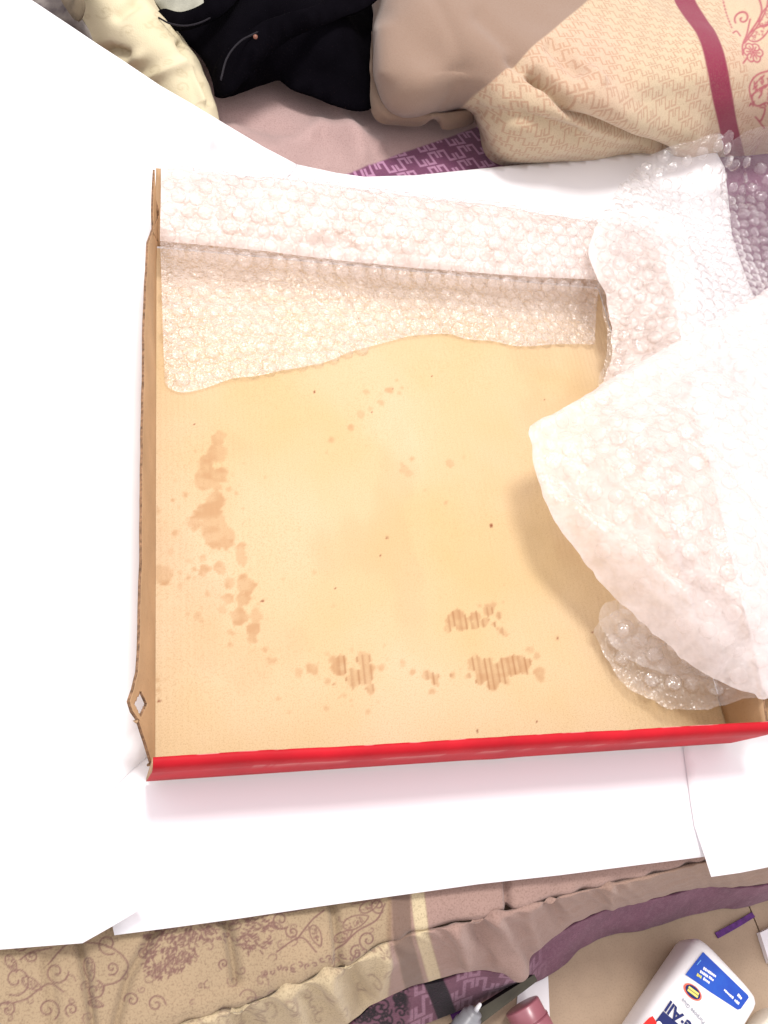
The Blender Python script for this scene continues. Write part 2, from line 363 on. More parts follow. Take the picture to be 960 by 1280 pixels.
for k in range(1500):                    # coral-like spray of short strokes
    cx = random.uniform(180, 335); cy = random.uniform(1090, 1232)
    if abs((cx - 205) / 45) ** 2 + abs((cy - 1160) / 62) ** 2 > 1 and abs((cx - 262) / 62) ** 2 + abs((cy - 1125) / 52) ** 2 > 1 and abs((cx - 318) / 30) ** 2 + abs((cy - 1165) / 26) ** 2 > 1: continue
    a = math.atan2(cy - 1150, cx - 240) + random.uniform(-.9, .9); l = random.uniform(2, 4.2); b = a + random.uniform(-1, 1)
    stroke(ln, [(cx, cy), (cx + l * math.cos(a), cy + l * math.sin(a)), (cx + l * math.cos(a) + l * .6 * math.cos(b), cy + l * math.sin(a) + l * .6 * math.sin(b))], 1.5)
for k in range(70):
    x = random.uniform(-60, 470); y = 1290 - x * .22 + random.uniform(-50, 60)
    stroke(ln, spiral(x, y, random.uniform(4, 9), random.uniform(.5, 1.2), random.uniform(0, 6), random.choice((-1, 1))), 1.4, .75)
for x in range(330, 500, 9): stroke(ln, spiral(x, 1216 - (x - 330) * .2 + random.uniform(-3, 3), 4, .8, random.uniform(0, 6), 1), 1.4)
for k in range(26):                     # scrolls on the lower hem
    x = random.uniform(250, 500); y = 1275 - (x - 250) * .24 + random.uniform(-14, 40)
    stroke(ln, spiral(x, y, random.uniform(6, 14), random.uniform(.5, 1.1), random.uniform(0, 6), random.choice((-1, 1))), 1.5, .8)
def stripes(Q):
    dk = np.exp(-(np.maximum(pdist(Q, [(498, 1040), (500, 1120), (503, 1175), (522, 1245)]) - 11, 0) / 2.0) ** 2)
    cr_ = np.exp(-(np.maximum(pdist(Q, [(515, 1040), (521, 1110), (528, 1170), (548, 1240)]) - 7, 0) / 2.0) ** 2)
    return dk * (1 - cr_), cr_
dk, crm = stripes(Q)
left = 1 - sstep(480, 486, Q[..., 0])
right = sstep(486, 492, Q[..., 0]); fq = np.clip(right - crm, 0, 1) * .0
cream = np.clip(crm + .3 * left, 0, 1)
obj('gathered_panel', G2.reshape(-1, 3), gridfaces(*G.shape[:2]), ml, bed, attrs={'line': sample(ln, Q) * (left > .5), 'dark': dk * .75, 'mauve': right * (1 - crm) * (1 - dk), 'cream': cream})
# rear part of the cover (runs under the papers to the far side of the bed)
xs = np.r_[np.linspace(-.75, .13, 60)[:-1], np.arange(.13, .42, .0009), np.linspace(.42, 1.0, 60)]; ys = np.r_[np.linspace(.09, .53, 50)[:-1], np.arange(.53, .70, .0009), np.linspace(.70, 1.15, 50)]; X, Y = np.meshgrid(xs, ys)
Z = -.0135 + .0025 * fbm(X * 9, Y * 9, 21) * sstep(.55, .62, Y)
Gc = np.stack([X, Y, Z], -1); Q = proj(Gc)
bump = 0
for pl, w, a in [([(345, 195), (400, 160), (470, 185)], 12, .006), ([(300, 150), (360, 165)], 10, -.004), ([(420, 120), (450, 200)], 14, .007), ([(285, 160), (330, 195)], 9, .005)]: bump = bump + a * np.exp(-(pdist(Q, pl) / w) ** 2)
Gc[..., 2] += bump
pb = np.interp(Q[..., 0], [380, 450, 500, 560, 592, 640, 1000], [232, 214, 192, 172, 160, 140, 60])
tri = sstep(-1.5, 1.5, Q[..., 1] - pb) * (Q[..., 0] > 380) * (Gc[..., 1] > .45)
o = obj('cover_panel', Gc.reshape(-1, 3), gridfaces(*X.shape), mc, bed, attrs={'dark': tri, 'key': tri * (Q[..., 0] < 760), 'fu': (Gc[..., 0] * .92 + Gc[..., 1] * .4) / .0038, 'fv': (Gc[..., 1] * .92 - Gc[..., 0] * .4) / .0038})
solid(o, .004)
# hem skirt below the seam, falling over the mattress edge
BT = [(355, 1335), (370, 1325), (385, 1315), (420, 1295), (445, 1275), (470, 1256), (505, 1238), (545, 1228), (590, 1215), (625, 1218), (648, 1226), (660, 1196), (700, 1166), (750, 1141), (800, 1130), (850, 1118), (890, 1110), (930, 1112), (965, 1104), (1080, 1080)]
def resamp(pl, n): return cr(np.array(pl, float), n)
S2 = resamp(SEAM[3:], 30); B2 = resamp(BT, 30)
rows = [PL(S2, -.0205)]
for t, z in ((.08, -.019), (.35, -.036), (.7, -.066), (1.0, -.098)): rows.append(PL(S2 * (1 - t) + B2 * t, z))
G = loft(rows, 130, 560); Q = proj(G); N = gnormal(G); sd = pdist(Q, SEAM)
uu = np.broadcast_to(np.linspace(0, 1, 560)[None], Q.shape[:2])
disp = .0008 * np.sin(uu * 230 + 4 * fbm(uu * 12, uu * 0, 5)) * np.exp(-sd / 22) * sstep(0, 6, sd) + .0014 * fbm(G[..., 0] * 30, G[..., 2] * 30, 13)
for pl, w, a in [([(620, 1150), (640, 1185), (648, 1215)], 11, .0045), ([(660, 1145), (668, 1175)], 9, .003), ([(600, 1160), (612, 1200)], 10, -.005), ([(690, 1130), (700, 1150)], 8, -.004), ([(440, 1215), (455, 1250)], 10, -.005), ([(410, 1225), (425, 1262)], 10, .006), ([(480, 1195), (470, 1235)], 9, .004), ([(360, 1245), (380, 1290)], 12, .006), ([(570, 1165), (585, 1200)], 9, .005), ([(760, 1110), (765, 1130)], 7, .003), ([(300, 1265), (330, 1300)], 12, -.005)]:
    disp += a * np.exp(-(pdist(Q, pl) / w) ** 2)
G2 = G + N * disp[..., None]
dk, crm = stripes(Q); left = 1 - sstep(483, 490, Q[..., 0])
obj('hem', G2.reshape(-1, 3), gridfaces(*G.shape[:2]), mh, bed, attrs={'line': sample(ln, Q) * left * .75, 'dark': dk * .7, 'mauve': (1 - left) * (1 - crm) * (1 - dk) * (1 - .5 * sstep(600, 900, Q[..., 0])), 'cream': np.clip(crm + .85 * left, 0, 1)})
BB = [(380, 1380), (395, 1365), (410, 1350), (440, 1325), (468, 1305), (500, 1290), (530, 1278), (565, 1262), (610, 1246), (645, 1236), (672, 1224), (695, 1209), (722, 1187), (765, 1166), (812, 1156), (855, 1146), (892, 1136), (935, 1130), (965, 1121), (1080, 1095)]
B3 = resamp(BB, 30); Bt = B2.copy(); Bt[:, 1] -= 4
rows = [PL(Bt, -.101), PL(B2 * .5 + B3 * .5, -.119), PL(B3, -.1365)]
G = loft(rows, 60, 700); Q = proj(G); N = gnormal(G)
G2 = G + N * (.0015 * fbm(G[..., 0] * 30, G[..., 1] * 30, 33))[..., None]
uv_u = G[..., 0] * .93 + G[..., 1] * .3; uv_v = G[..., 2] * 1.0 - G[..., 1] * .5
kmask = 1 - sstep(655, 690, Q[..., 0]); fr_ = 0
fr_ = fr_ + .3 * (vnoise(G[..., 0] * 900, G[..., 1] * 900, 4) > .3) * sstep(655, 690, Q[..., 0])
scr = canvas()
for k in range(60):
    x = random.uniform(430, 512); y = 1278 - (x - 430) * .42 + random.uniform(-10, 40)
    stroke(scr, spiral(x, y, random.uniform(4, 9), 1.1, random.uniform(0, 6), 1), 2.2)
lf = 1 - sstep(505, 515, Q[..., 0])
blk = np.exp(-(np.maximum(pdist(Q, [(535, 1210), (548, 1240), (560, 1275)]) - 11, 0) / 1.5) ** 2)
o = obj('border', G2.reshape(-1, 3), gridfaces(*G.shape[:2]), mp, bed, attrs={'key': kmask * (1 - lf) * (1 - blk), 'fu': uv_u / .0032, 'fv': uv_v / .0032, 'line': np.clip(fr_ * (1 - lf), 0, 1) * (1 - blk), 'dark': np.clip(blk + lf * sample(scr, Q), 0, 1)})
solid(o, .0015)

for m_, c_ in ((ml, (.13, .08, .055)), (mc, (.2, .12, .115)), (mp, (.06, .02, .045))):
    speckle(m_, c_, 1000, .48, .75, .5, 4)
# ---- white paper sheets
def paper(label, outline, step=.006, amp=.0005, seed=1, ctrl=(), zmin=-.0074):
    ol = PL(outline); pts, tris, _ = tri_sheet(ol, step)
    z = field(np.vstack([dense(ol, step)] + ([PL(ctrl)] if len(ctrl) else [])))(pts)
    z = np.maximum(z, zmin)
    wav = amp * fbm(pts[:, 0] * 10, pts[:, 1] * 10, seed)
    o = obj('paper_sheet', np.c_[pts, z + wav], tris, M['paper']); solid(o, .0003)
    return tag(o, label, 'paper', 'white paper sheets on the bed')
ZP = -.0072
paper('large white paper sheet directly under the box, its back edge against the pillow',
      [(300, 168, ZP), (360, 203, ZP), (420, 216, -.004), (455, 221, -.003), (520, 219, -.002), (560, 215, 0), (640, 207, 0), (700, 202, .001), (780, 193, .001), (830, 188, .001), (893, 185, 0), (906, 210, -.002), (911, 255, -.004), (915, 295, ZP), (932, 345, ZP), (975, 450, ZP), (1010, 700, ZP), (980, 980, ZP), (893, 1066, ZP), (880, 1071, ZP),
       (800, 1081, ZP), (700, 1094, ZP), (600, 1105, ZP), (500, 1119, ZP), (400, 1133, ZP), (300, 1148, ZP), (220, 1159, ZP), (143, 1169, ZP), (128, 1100, ZP), (118, 1000, ZP), (150, 600, ZP), (220, 300, ZP)],
      ctrl=[(x, y, ZP) for x, y in [(300, 400), (500, 400), (700, 420), (300, 700), (550, 700), (800, 700), (300, 950), (550, 950), (820, 930), (250, 240), (480, 290), (650, 300), (780, 300), (860, 400)]], amp=.0002)
ZL = -.0058
paper('white paper sheet filling the left side with a lifted front corner',
      [(-130, -110, .0), (-40, -52, .006), (35, -3, .016), (80, 27, .032), (120, 54, .046), (160, 80, .054), (200, 107, .056), (240, 130, .050), (270, 148, .036), (300, 166, .016), (330, 184, .002), (372, 206, ZL), (330, 260, ZL), (270, 500, ZL), (235, 900, ZL), (165, 962, -.0066), (143, 985, -.0066), (142, 1030, -.0045), (152, 1080, .001), (172, 1112, .006), (187, 1127, .009), (165, 1143, .006), (140, 1158, .003), (103, 1179, -.001), (50, 1183, -.004), (0, 1187, ZL), (-160, 1200, ZL), (-190, 600, ZL)],
      ctrl=[(x, y, ZL) for x, y in [(40, 130), (120, 180), (190, 210), (260, 215), (-60, 60), (60, 300), (100, 600), (60, 900), (110, 1000), (60, 1100), (-50, 600), (200, 400), (200, 700)]] + [(130, 1100, -.002)], amp=.0003, seed=5, zmin=ZL - .0008)
ZR = -.0062
paper('white paper sheet at the front right corner with a straight left edge',
      [(800, 800, ZR), (850, 905, ZR), (857, 955, ZR), (863, 1000, -.0056), (868, 1032, -.0056), (879, 1064, -.003), (889, 1096, .0005), (925, 1091, -.003), (965, 1083, ZR), (1080, 1066, ZR), (1080, 700, ZR), (960, 700, ZR)],
      ctrl=[(x, y, ZR) for x, y in [(900, 1000), (960, 1000), (900, 850), (940, 1050)]], amp=.0003, seed=8, zmin=ZR - .0004)

# ================================================================== THE BOX
box = thing('pizza_box', 'open cardboard pizza box with red front edge and grease stained floor', 'pizza box', (.178, .27, -.003))
XL, XR, YF, YB = .0105, .3445, .0965, .448
dx = .00105
xs = np.arange(XL, XR, dx); ys = np.arange(YF, YB, dx); X, Y = np.meshgrid(xs, ys)
Z = .00011 * np.sin(X * 2 * math.pi / .0036) + .0004 * fbm(X * 14, Y * 14, 2)
G = np.stack([X, Y, Z], -1); Q = proj(G)
ST = [(272, 549, 10), (271, 566, 13), (257, 580, 11), (259, 597, 17), (274, 594, 12), (271, 608, 8), (286, 611, 4), (270, 625, 13), (261, 642, 15), (245, 654, 9), (266, 659, 18), (280, 673, 15), (268, 675, 12), (302, 697, 9), (302, 685, 6), (276, 709, 8), (257, 714, 7), (254, 697, 5), (243, 712, 4), (204, 718, 13), (225, 716, 4), (225, 733, 4), (259, 742, 4), (287, 730, 8), (307, 731, 13), (307, 747, 10), (285, 749, 7), (278, 762, 5), (299, 771, 11), (319, 768, 9), (317, 788, 10), (314, 799, 7), (290, 793, 6), (288, 804, 5), (247, 769, 5), (252, 776, 4), (331, 811, 5), (340, 826, 6), (390, 835, 8), (374, 841, 6), (409, 852, 4), (417, 824, 5), (424, 835, 10), (426, 824, 7), (440, 838, 6), (455, 824, 9), (460, 838, 9), (441, 850, 9), (455, 848, 10), (462, 860, 6), (440, 812, 3), (362, 890, 3), (218, 666, 4), (197, 639, 3), (232, 618, 4), (216, 625, 3), (393, 716, 4), (417, 757, 2),
      (458, 489, 4), (487, 488, 5), (499, 491, 3), (476, 504, 4), (463, 511, 3), (451, 518, 4.5), (438, 534, 4.5), (414, 549, 4), (496, 475, 2), (505, 586, 6), (511, 594, 6), (515, 573, 3.5), (562, 580, 5), (580, 571, 2.5), (557, 629, 3),
      (572, 769, 9), (566, 776, 9), (560, 784, 6), (578, 780, 9), (594, 771, 8), (594, 782, 6), (610, 763, 7), (615, 757, 5), (625, 768, 5), (606, 778, 6), (617, 780, 5), (629, 790, 6), (600, 757, 3), (629, 753, 2), (622, 785, 4),
      (594, 828, 10), (608, 836, 14), (621, 840, 14), (637, 832, 14), (653, 830, 10), (617, 856, 8), (600, 850, 6), (632, 850, 7), (663, 812, 6), (671, 820, 5), (675, 840, 7), (677, 848, 5), (503, 830, 4), (515, 840, 4), (534, 844, 6), (544, 852, 7), (540, 864, 5), (566, 844, 4), (584, 846, 4), (477, 834, 4), (697, 798, 3), (408, 885, 4), (460, 890, 3), (430, 870, 3), (236, 700, 4), (213, 690, 4), (236, 722, 4), (197, 850, 3), (198, 862, 3)]
stain = np.zeros(X.shape); ed = 3.0 * fbm(X * 300, Y * 300, 12, 3)
for a, b, r in ST:
    d = np.hypot(Q[..., 0] - a, (Q[..., 1] - b) * 1.0) + ed * min(1, r / 7)
    stain = np.maximum(stain, (1 - sstep(r - 1.8, r + 1.2, d)) * (.6 + .4 * min(1, r / 9)))
for k in range(150):
    a, b, r = ST[random.randrange(0, 55 if k < 100 else len(ST))]; a += random.gauss(0, r * 1.5 + 4); b += random.gauss(0, r * 1.5 + 4); r = random.uniform(1, 2.6)
    stain = np.maximum(stain, (1 - sstep(r - .9, r + .9, np.hypot(Q[..., 0] - a, Q[..., 1] - b) + ed * .25)) * random.uniform(.3, .6))
stain *= np.clip(.8 + .5 * fbm(X * 120, Y * 200, 31, 3), .6, 1.1)
stain = np.maximum(stain, .18 * sstep(.25, .8, fbm(X * 26, Y * 18, 37)))
stv = np.zeros(X.shape)                 # darker flute lines where grease sits
lines = np.exp(-(((X * 1000 / 3.6) % 1 - .5) / .16) ** 2)
for x0, y0, x1, y1 in [(588, 816, 668, 862), (416, 818, 468, 864), (556, 760, 634, 795), (530, 838, 590, 860)]:
    stv = np.maximum(stv, ((Q[..., 0] > x0) & (Q[..., 0] < x1) & (Q[..., 1] > y0) & (Q[..., 1] < y1)) * lines * (stain > .3))
speck = np.zeros(X.shape)
for a, b, r in [(614, 657, 2.4), (484, 672, 1.5), (475, 695, 1.3), (393, 490, 1.4), (328, 751, 1.8), (199, 876, 2), (597, 914, 1.6), (680, 500, 1), (697, 798, 1.2), (740, 790, 1.2), (420, 735, 1.2), (540, 470, 1)] + [(random.uniform(210, 740), random.uniform(480, 910), random.uniform(.6, 1.0)) for k in range(12)]:
    speck = np.maximum(speck, 1 - sstep(r * .6, r * 1.3, np.hypot(Q[..., 0] - a, Q[..., 1] - b)))
yel = np.exp(-(((Q[..., 0] - 520) / 190) ** 2 + ((Q[..., 1] - 640) / 190) ** 2)) * (.6 + .5 * fbm(X * 12, Y * 12, 44))
mb = M['card']; layer(mb, 'yellow', (.50, .355, .16), .6); layer(mb, 'stain', (.43, .255, .13), .8); layer(mb, 'flute', (.27, .12, .05), .6); layer(mb, 'speck', (.18, .03, .01), .9)
n = X.size; V = np.vstack([G.reshape(-1, 3), [[XL - .001, YF + .0006, -.0032], [XR + .001, YF + .0006, -.0032], [XR + .001, YB, -.0032], [XL - .001, YB, -.0032]]])
Fc = gridfaces(*X.shape).tolist(); nu = len(xs); nv = len(ys)
Fc += [[n, n + 3, n + 2, n + 1], [0, n, n + 1, nu - 1], [nu - 1, n + 1, n + 2, n - 1], [n - 1, n + 2, n + 3, n - nu], [n - nu, n + 3, n, 0]]
z4 = np.zeros(4)
obj('floor_panel', V, Fc, mb, box, attrs={'stain': np.r_[stain.ravel(), z4], 'flute': np.r_[stv.ravel(), z4], 'speck': np.r_[speck.ravel(), z4], 'yellow': np.r_[np.clip(yel, 0, 1).ravel(), z4]})

def wall(name, bot, top, nrow=9, ncol=160, bow=0, hole=None, even=True, seed=0):
    B = cr(bot, ncol); T = cr(top, ncol) if even else np.stack([np.interp(np.linspace(0, 1, ncol), np.linspace(0, 1, len(top)), np.asarray(top)[:, j]) for j in range(3)], 1)
    if not even: B = np.stack([np.interp(np.linspace(0, 1, ncol), np.linspace(0, 1, len(bot)), np.asarray(bot)[:, j]) for j in range(3)], 1)
    t = np.linspace(0, 1, nrow)[:, None, None]; G = B[None] * (1 - t) + T[None] * t
    N = gnormal(G); G = G + N * (.0003 * fbm(G[..., 0] * 40 + G[..., 1] * 40, G[..., 2] * 60, seed))[..., None] * np.minimum(1, t * 3)
    keep = None
    if hole is not None:
        c = (G[:-1, :-1] + G[1:, :-1] + G[:-1, 1:] + G[1:, 1:]) / 4; q = proj(c); keep = ~(np.abs(q[..., 0] - hole[0]) / hole[2] + np.abs(q[..., 1] - hole[1]) / hole[3] < 1)
    o = obj(name, G.reshape(-1, 3), gridfaces(nrow, ncol, keep).tolist(), [M['card_wall'], M['card_edge']], box)
    return solid(o, .0014, -1, 1)
# left wall, splayed outwards, notched at both ends, split slot near the front corner
tp = [(198, 300, .002), (196, 268, .012), (183, 303, .040), (180, 350, .040), (178, 420, .040), (176, 500, .040), (175, 580, .040), (174, 660, .040), (173, 740, .040), (171, 800, .040), (169, 840, .040), (164, 862, .040), (159, 877, .041), (163, 890, .037), (170, 900, .031), (178, 926, .02), (187, 957, .006)]
top = PL(tp); by = [.4475, .441, .4125, .385, .345, .298, .258, .221, .185, .158, .142, .132, .1255, .120, .115, .106, .0975]
bot = np.array([[XL + .0002, y, .0005] for y in by])
wall('left_wall', bot, top, 30, 800, even=False, hole=(172.5, 880, 8, 17), seed=3)
# right wall
tp = [(822, 312, .036), (838, 350, .04), (850, 420, .041), (872, 520, .041), (895, 620, .041), (920, 730, .041), (940, 810, .041), (953, 870, .041), (958, 911, .039)]
wall('right_wall', np.array([[XR, y, .0005] for y in np.linspace(.446, .0975, len(tp))]), PL(tp), 9, 120, even=False, seed=5)
# back wall, leaning outwards, hidden under the bubble wrap except for its left end
tp = [(195, 210, .034), (330, 226, .0345), (480, 245, .035), (620, 262, .035), (770, 284, .034), (800, 292, .032)]
BKT = PL(tp)
wall('back_wall', np.array([[x, YB + .0005, .0005] for x in np.linspace(XL, XR, len(tp))]), BKT, 9, 140, seed=7)
# corner flap between back and left walls
wall('corner_flap', PL([(198, 302, .002), (197, 285, .012), (196, 262, .022)]), PL([(192, 292, .026), (191, 262, .03), (193, 212, .034)]), 5, 30, seed=9)
wall('corner_flap', np.array([[XR - .001, .125, .001], [XR - .001, .112, .001], [XR - .001, .100, .001]]), np.array([[XR + .006, .124, .030], [XR + .006, .112, .034], [XR + .004, .100, .036]]), 5, 30, seed=19)
wall('corner_flap', np.array([[XR - .002, YB + .0002, .0008], [XR, YB - .002, .0008], [XR, YB - .006, .0008]]), PL([(790, 290, .0325), (808, 299, .034), (826, 316, .0362)]), 6, 24, seed=29)
# front wall: doubled panel with a rolled red rim
pf = [(.0972, .0003, 1), (.0976, .020, 1), (.0978, .034, 1), (.0979, .0388, 1), (.0978, .0398, 0), (.0972, .0404, 0), (.0960, .0405, 0), (.0947, .0403, 0), (.0936, .0394, 0), (.0928, .0376, 0), (.0924, .035, 0), (.0923, .0325, 0), (.0924, .0316, 0), (.0926, .0308, 0), (.0928, .030, 0), (.0936, .02, 0), (.0947, .009, 0), (.0959, -.0025, 0), (.0968, -.003, 0)]
nx = 640; us = np.linspace(0, 1, nx); G = np.zeros((len(pf), nx, 3))
for k, (y, z, mm) in enumerate(pf):
    hh = np.clip(z / .04, 0, 1)
    x0 = .0078 + .0022 * hh; x1 = XR + .001 + .0035 * hh
    x = x0 + (x1 - x0) * us
    wob = .00022 * fbm(us * 5 + .3, us * 0 + 1, 51) * hh + .0001 * fbm(us * 40, us * 0, 52, 2) * hh
    dent = .0003 * np.exp(-((us - .55) / .03) ** 2) * (1 - hh)
    G[k] = np.stack([x, y + wob - dent, z + 0.00012 * fbm(us * 9, us * 0, 53) * hh - .0035 * hh * sstep(.93, 1.0, us) * 0], 1)
q = np.array([p[1] for p in pf])[:, None]
wr = np.exp(-((q - .0312) / .0009) ** 2) * sstep(-.35, .25, fbm(us[None] * 34, us[None] * 0, 60, 3) + .25 * vnoise(us[None] * 500, us[None] * 0, 66)) * sstep(.02, .05, us[None]) * (1 - sstep(.75, .8, us[None]))
wr = np.maximum(wr, np.exp(-((q - .0398) / .0012) ** 2) * (np.arange(len(pf))[:, None] == 4) * sstep(.1, .6, fbm(us[None] * 30, us[None] * 0 + 4, 61, 3)) * .7)
ff = gridfaces(len(pf), nx).tolist(); fmi = [1 if pf[k][2] and pf[k + 1][2] else 0 for k in range(len(pf) - 1) for _ in range(nx - 1)]
nn = len(pf); ff += [[k * nx for k in range(nn)], [k * nx + nx - 1 for k in range(nn)][::-1]]; fmi += [1, 1]
o = obj('front_wall', G.reshape(-1, 3), ff, [M['red'], M['card_wall']], box, attrs={'wear': wr}, fmat=fmi)
o['label'] = 'rolled red front wall of the box'

# ================================================================== BUBBLE WRAP
PITCH = .0114; BR = .0050
prof = [(1.0, -.05), (1.0, .22), (.94, .46), (.78, .62), (.5, .71), (.2, .735)]; NS = 10
dv = []; df = []
for r, z in prof:
    for j in range(NS): a = 2 * math.pi * j / NS; dv.append((r * math.cos(a), r * math.sin(a), z))
dv.append((0, 0, .72)); dv = np.array(dv)
for i in range(len(prof) - 1):
    for j in range(NS): df.append([i * NS + j, i * NS + (j + 1) % NS, (i + 1) * NS + (j + 1) % NS, (i + 1) * NS + j])
for j in range(NS): df.append([(len(prof) - 1) * NS + j, (len(prof) - 1) * NS + (j + 1) % NS, len(dv) - 1])
dents = []
for v in range(6):                      # six slightly different bubbles: full, slack, dented
    k = 1 if v < 3 else (.8 if v < 5 else .6); w = dv.copy()
    nz = np.array([vnoise(p[0] * 1.6 + 9 * v, p[1] * 1.6 + p[2] * 2, v) for p in dv])
    w[:, 2] *= k; w[:, 2] += .16 * nz * (w[:, 2] > .25); w[:, :2] *= (1 + .06 * nz)[:, None]
    dents.append(w)
def bubble_mesh(v, m):
    me = bpy.data.meshes.new('bubble'); me.from_pydata((dents[v] * BR).tolist(), [], df); me.materials.append(m)
    me.polygons.foreach_set('use_smooth', np.ones(len(df), bool)); return me
def add_bubbles(parent, Pt, Nm, m, limit=300, flat_=1.0, jit=.0003):
    Pt = np.asarray(Pt) + rng.normal(0, jit, np.asarray(Pt).shape)
    Pt = np.asarray(Pt); Nm = np.asarray(Nm); q = proj(Pt)
    vis = (q[:, 0] > -5) & (q[:, 0] < 965) & (q[:, 1] > -5) & (q[:, 1] < 1285)
    dist = np.linalg.norm(Pt - [0, 0, CAM_H], axis=1) + np.where(vis, 0, 100); order = np.argsort(dist)
    meshes = [bubble_mesh(v, m) for v in range(6)]; restV = []; restF = []; nb = 0
    base = Vector(parent.location)
    for c, i in enumerate(order):
        nrm = Vector(Nm[i]); nrm = (nrm + Vector(rng.normal(0, .07, 3))).normalized()
        s = rng.uniform(.92, 1.06); qt = nrm.to_track_quat('Z', 'Y'); mt = Matrix.Translation(Vector(Pt[i])) @ qt.to_matrix().to_4x4() @ Matrix.Rotation(rng.uniform(0, 6.28), 4, 'Z') @ Matrix.Diagonal((s * rng.uniform(.95, 1.05), s, s * flat_ * rng.uniform(.75, 1.1), 1))
        v = int(rng.integers(0, 6))
        if c < limit and vis[i]:
            o = bpy.data.objects.new('bubble', meshes[v]); C.objects.link(o); o.parent = parent
            o.matrix_local = Matrix.Translation(-base) @ mt
        else:
            A = np.array(mt); w = dents[v] * BR; w = w @ A[:3, :3].T + A[:3, 3]
            restV.append(w); restF += [[a + nb for a in f] for f in df]; nb += len(w)
    if restV:
        o = obj('bubbles', np.vstack(restV), restF, m, parent); o['kind'] = 'stuff'
def grid_bubbles(G, rot=0, phase=(0, 0), margin=.0, anchor=None):
    """hex positions in arc length over a loft grid"""
    nv, nu = G.shape[:2]; Lu = np.linalg.norm(np.diff(G[nv // 2], axis=0), axis=1).sum(); Lv = np.linalg.norm(np.diff(G[:, nu // 2], axis=0), axis=1).sum()
    p = hexpts((0, 0), (Lu, Lv), PITCH, rot) + np.array(phase if anchor is None else (phase[0], (Lv - anchor - Lv / 2) % (2 * PITCH * .866)))
    p = p[(p[:, 0] > margin) & (p[:, 0] < Lu - margin) & (p[:, 1] > margin) & (p[:, 1] < Lv - margin * .2)]
    N = gnormal(G); a = p[:, 0] / Lu * (nu - 1); b = p[:, 1] / Lv * (nv - 1); ai = np.clip(a.astype(int), 0, nu - 2); bi = np.clip(b.astype(int), 0, nv - 2); fa = (a - ai)[:, None]; fb = (b - bi)[:, None]
    I = lambda K: (K[bi, ai] * (1 - fa) + K[bi, ai + 1] * fa) * (1 - fb) + (K[bi + 1, ai] * (1 - fa) + K[bi + 1, ai + 1] * fa) * fb
    n = I(N); n /= np.linalg.norm(n, axis=1, keepdims=True); return I(G), n

# ---- strip over the back wall, with a second layer lying on the box floor
stp = thing('bubble_wrap_strip', 'pale bubble wrap strip folded over the back wall of the box', 'bubble wrap', (.178, .45, .02))
rim = [(201, 211, .0375), (330, 222, .038), (480, 240, .0385), (620, 258, .0385), (795, 286, .038)]
r1 = PL(rim); r0 = r1 + np.array([0, .008, -.016])
r2 = PL([(201, 250, .0375), (330, 262, .038), (480, 281, .038), (620, 298, .0375), (785, 316, .037)])
r3 = PL([(200, 290, .031), (330, 300, .031), (480, 318, .031), (620, 336, .031), (775, 347, .031)])
r4 = PL([(200, 315, .022), (330, 328, .023), (480, 345, .0235), (620, 356, .024), (768, 362, .025)])
G = loft([r0, r1, r2, r3, r4], 60, 260); N = gnormal(G)
G = G + N * (.0013 * fbm(G[..., 0] * 45, G[..., 1] * 45, 71))[..., None]
obj('film', G[:55].reshape(-1, 3), gridfaces(55, 260), M['film_fog'], stp)
bp_, bn_ = grid_bubbles(G, 0, (0, 0), 0, .0012); add_bubbles(stp, bp_, bn_, M['bubble_fog'], 170, .75)
edge = [(206, 477), (212, 485), (228, 490), (252, 486), (290, 474), (320, 471), (350, 463), (385, 457), (410, 451), (440, 439), (475, 430), (505, 422), (535, 418), (560, 417), (585, 424), (620, 427), (650, 433), (700, 430), (743, 431)]
up = [(200, 292), (330, 300), (480, 316), (620, 330), (750, 338)]
mid = [(203, 400), (330, 395), (480, 384), (620, 390), (745, 396)]
G = loft([PL(up, .011), PL(mid, .0075), PL(edge, .0028)], 60, 240)
ev = np.linspace(0, 1, 60)[:, None]
G[..., 2] += (.0025 * fbm(G[..., 0] * 30, G[..., 1] * 30, 75) + .0012) * (1 - .6 * ev); G[..., 2] = np.maximum(G[..., 2], .0012)
obj('floor_flap', G.reshape(-1, 3), gridfaces(60, 240), M['film'], stp)
bp_, bn_ = grid_bubbles(G, .04, (.003, -.002), .003); add_bubbles(stp, bp_, bn_, M['bubble'], 130, .7)

# ---- loose clear sheet over the back right corner
def sheet_wrap(parent, outline, ctrl, fmat, bmat, step, amp, seed, rot, limit, bub=True, name='film', margin=.004):
    ol = PL(outline); pts, tris, o2 = tri_sheet(rag(closed(ol, 9), .0011, seed), step)
    fz = field(np.vstack([dense(ol, .008), PL(ctrl)])); zf = lambda q: fz(q) + amp * fbm(q[:, 0] * 32, q[:, 1] * 32, seed)
    obj(name, np.c_[pts, zf(pts)], tris, fmat, parent)
    if bub:
        q = hexpts(o2.min(0), o2.max(0), PITCH, rot); q = q[inside(q, o2)]; q = q[pdist(q, np.vstack([o2, o2[:1]])) > margin]
        e = .002; z0 = zf(q); gx = (zf(q + [e, 0]) - zf(q - [e, 0])) / (2 * e); gy = (zf(q + [0, e]) - zf(q - [0, e])) / (2 * e)
        n = np.stack([-gx, -gy, np.ones(len(q))], 1); n /= np.linalg.norm(n, axis=1, keepdims=True)
        add_bubbles(parent, np.c_[q, z0], n, bmat, limit)
sh = thing('bubble_wrap_sheet', 'loose clear bubble wrap over the back right corner with purple showing through', 'bubble wrap', (.44, .52, .005))
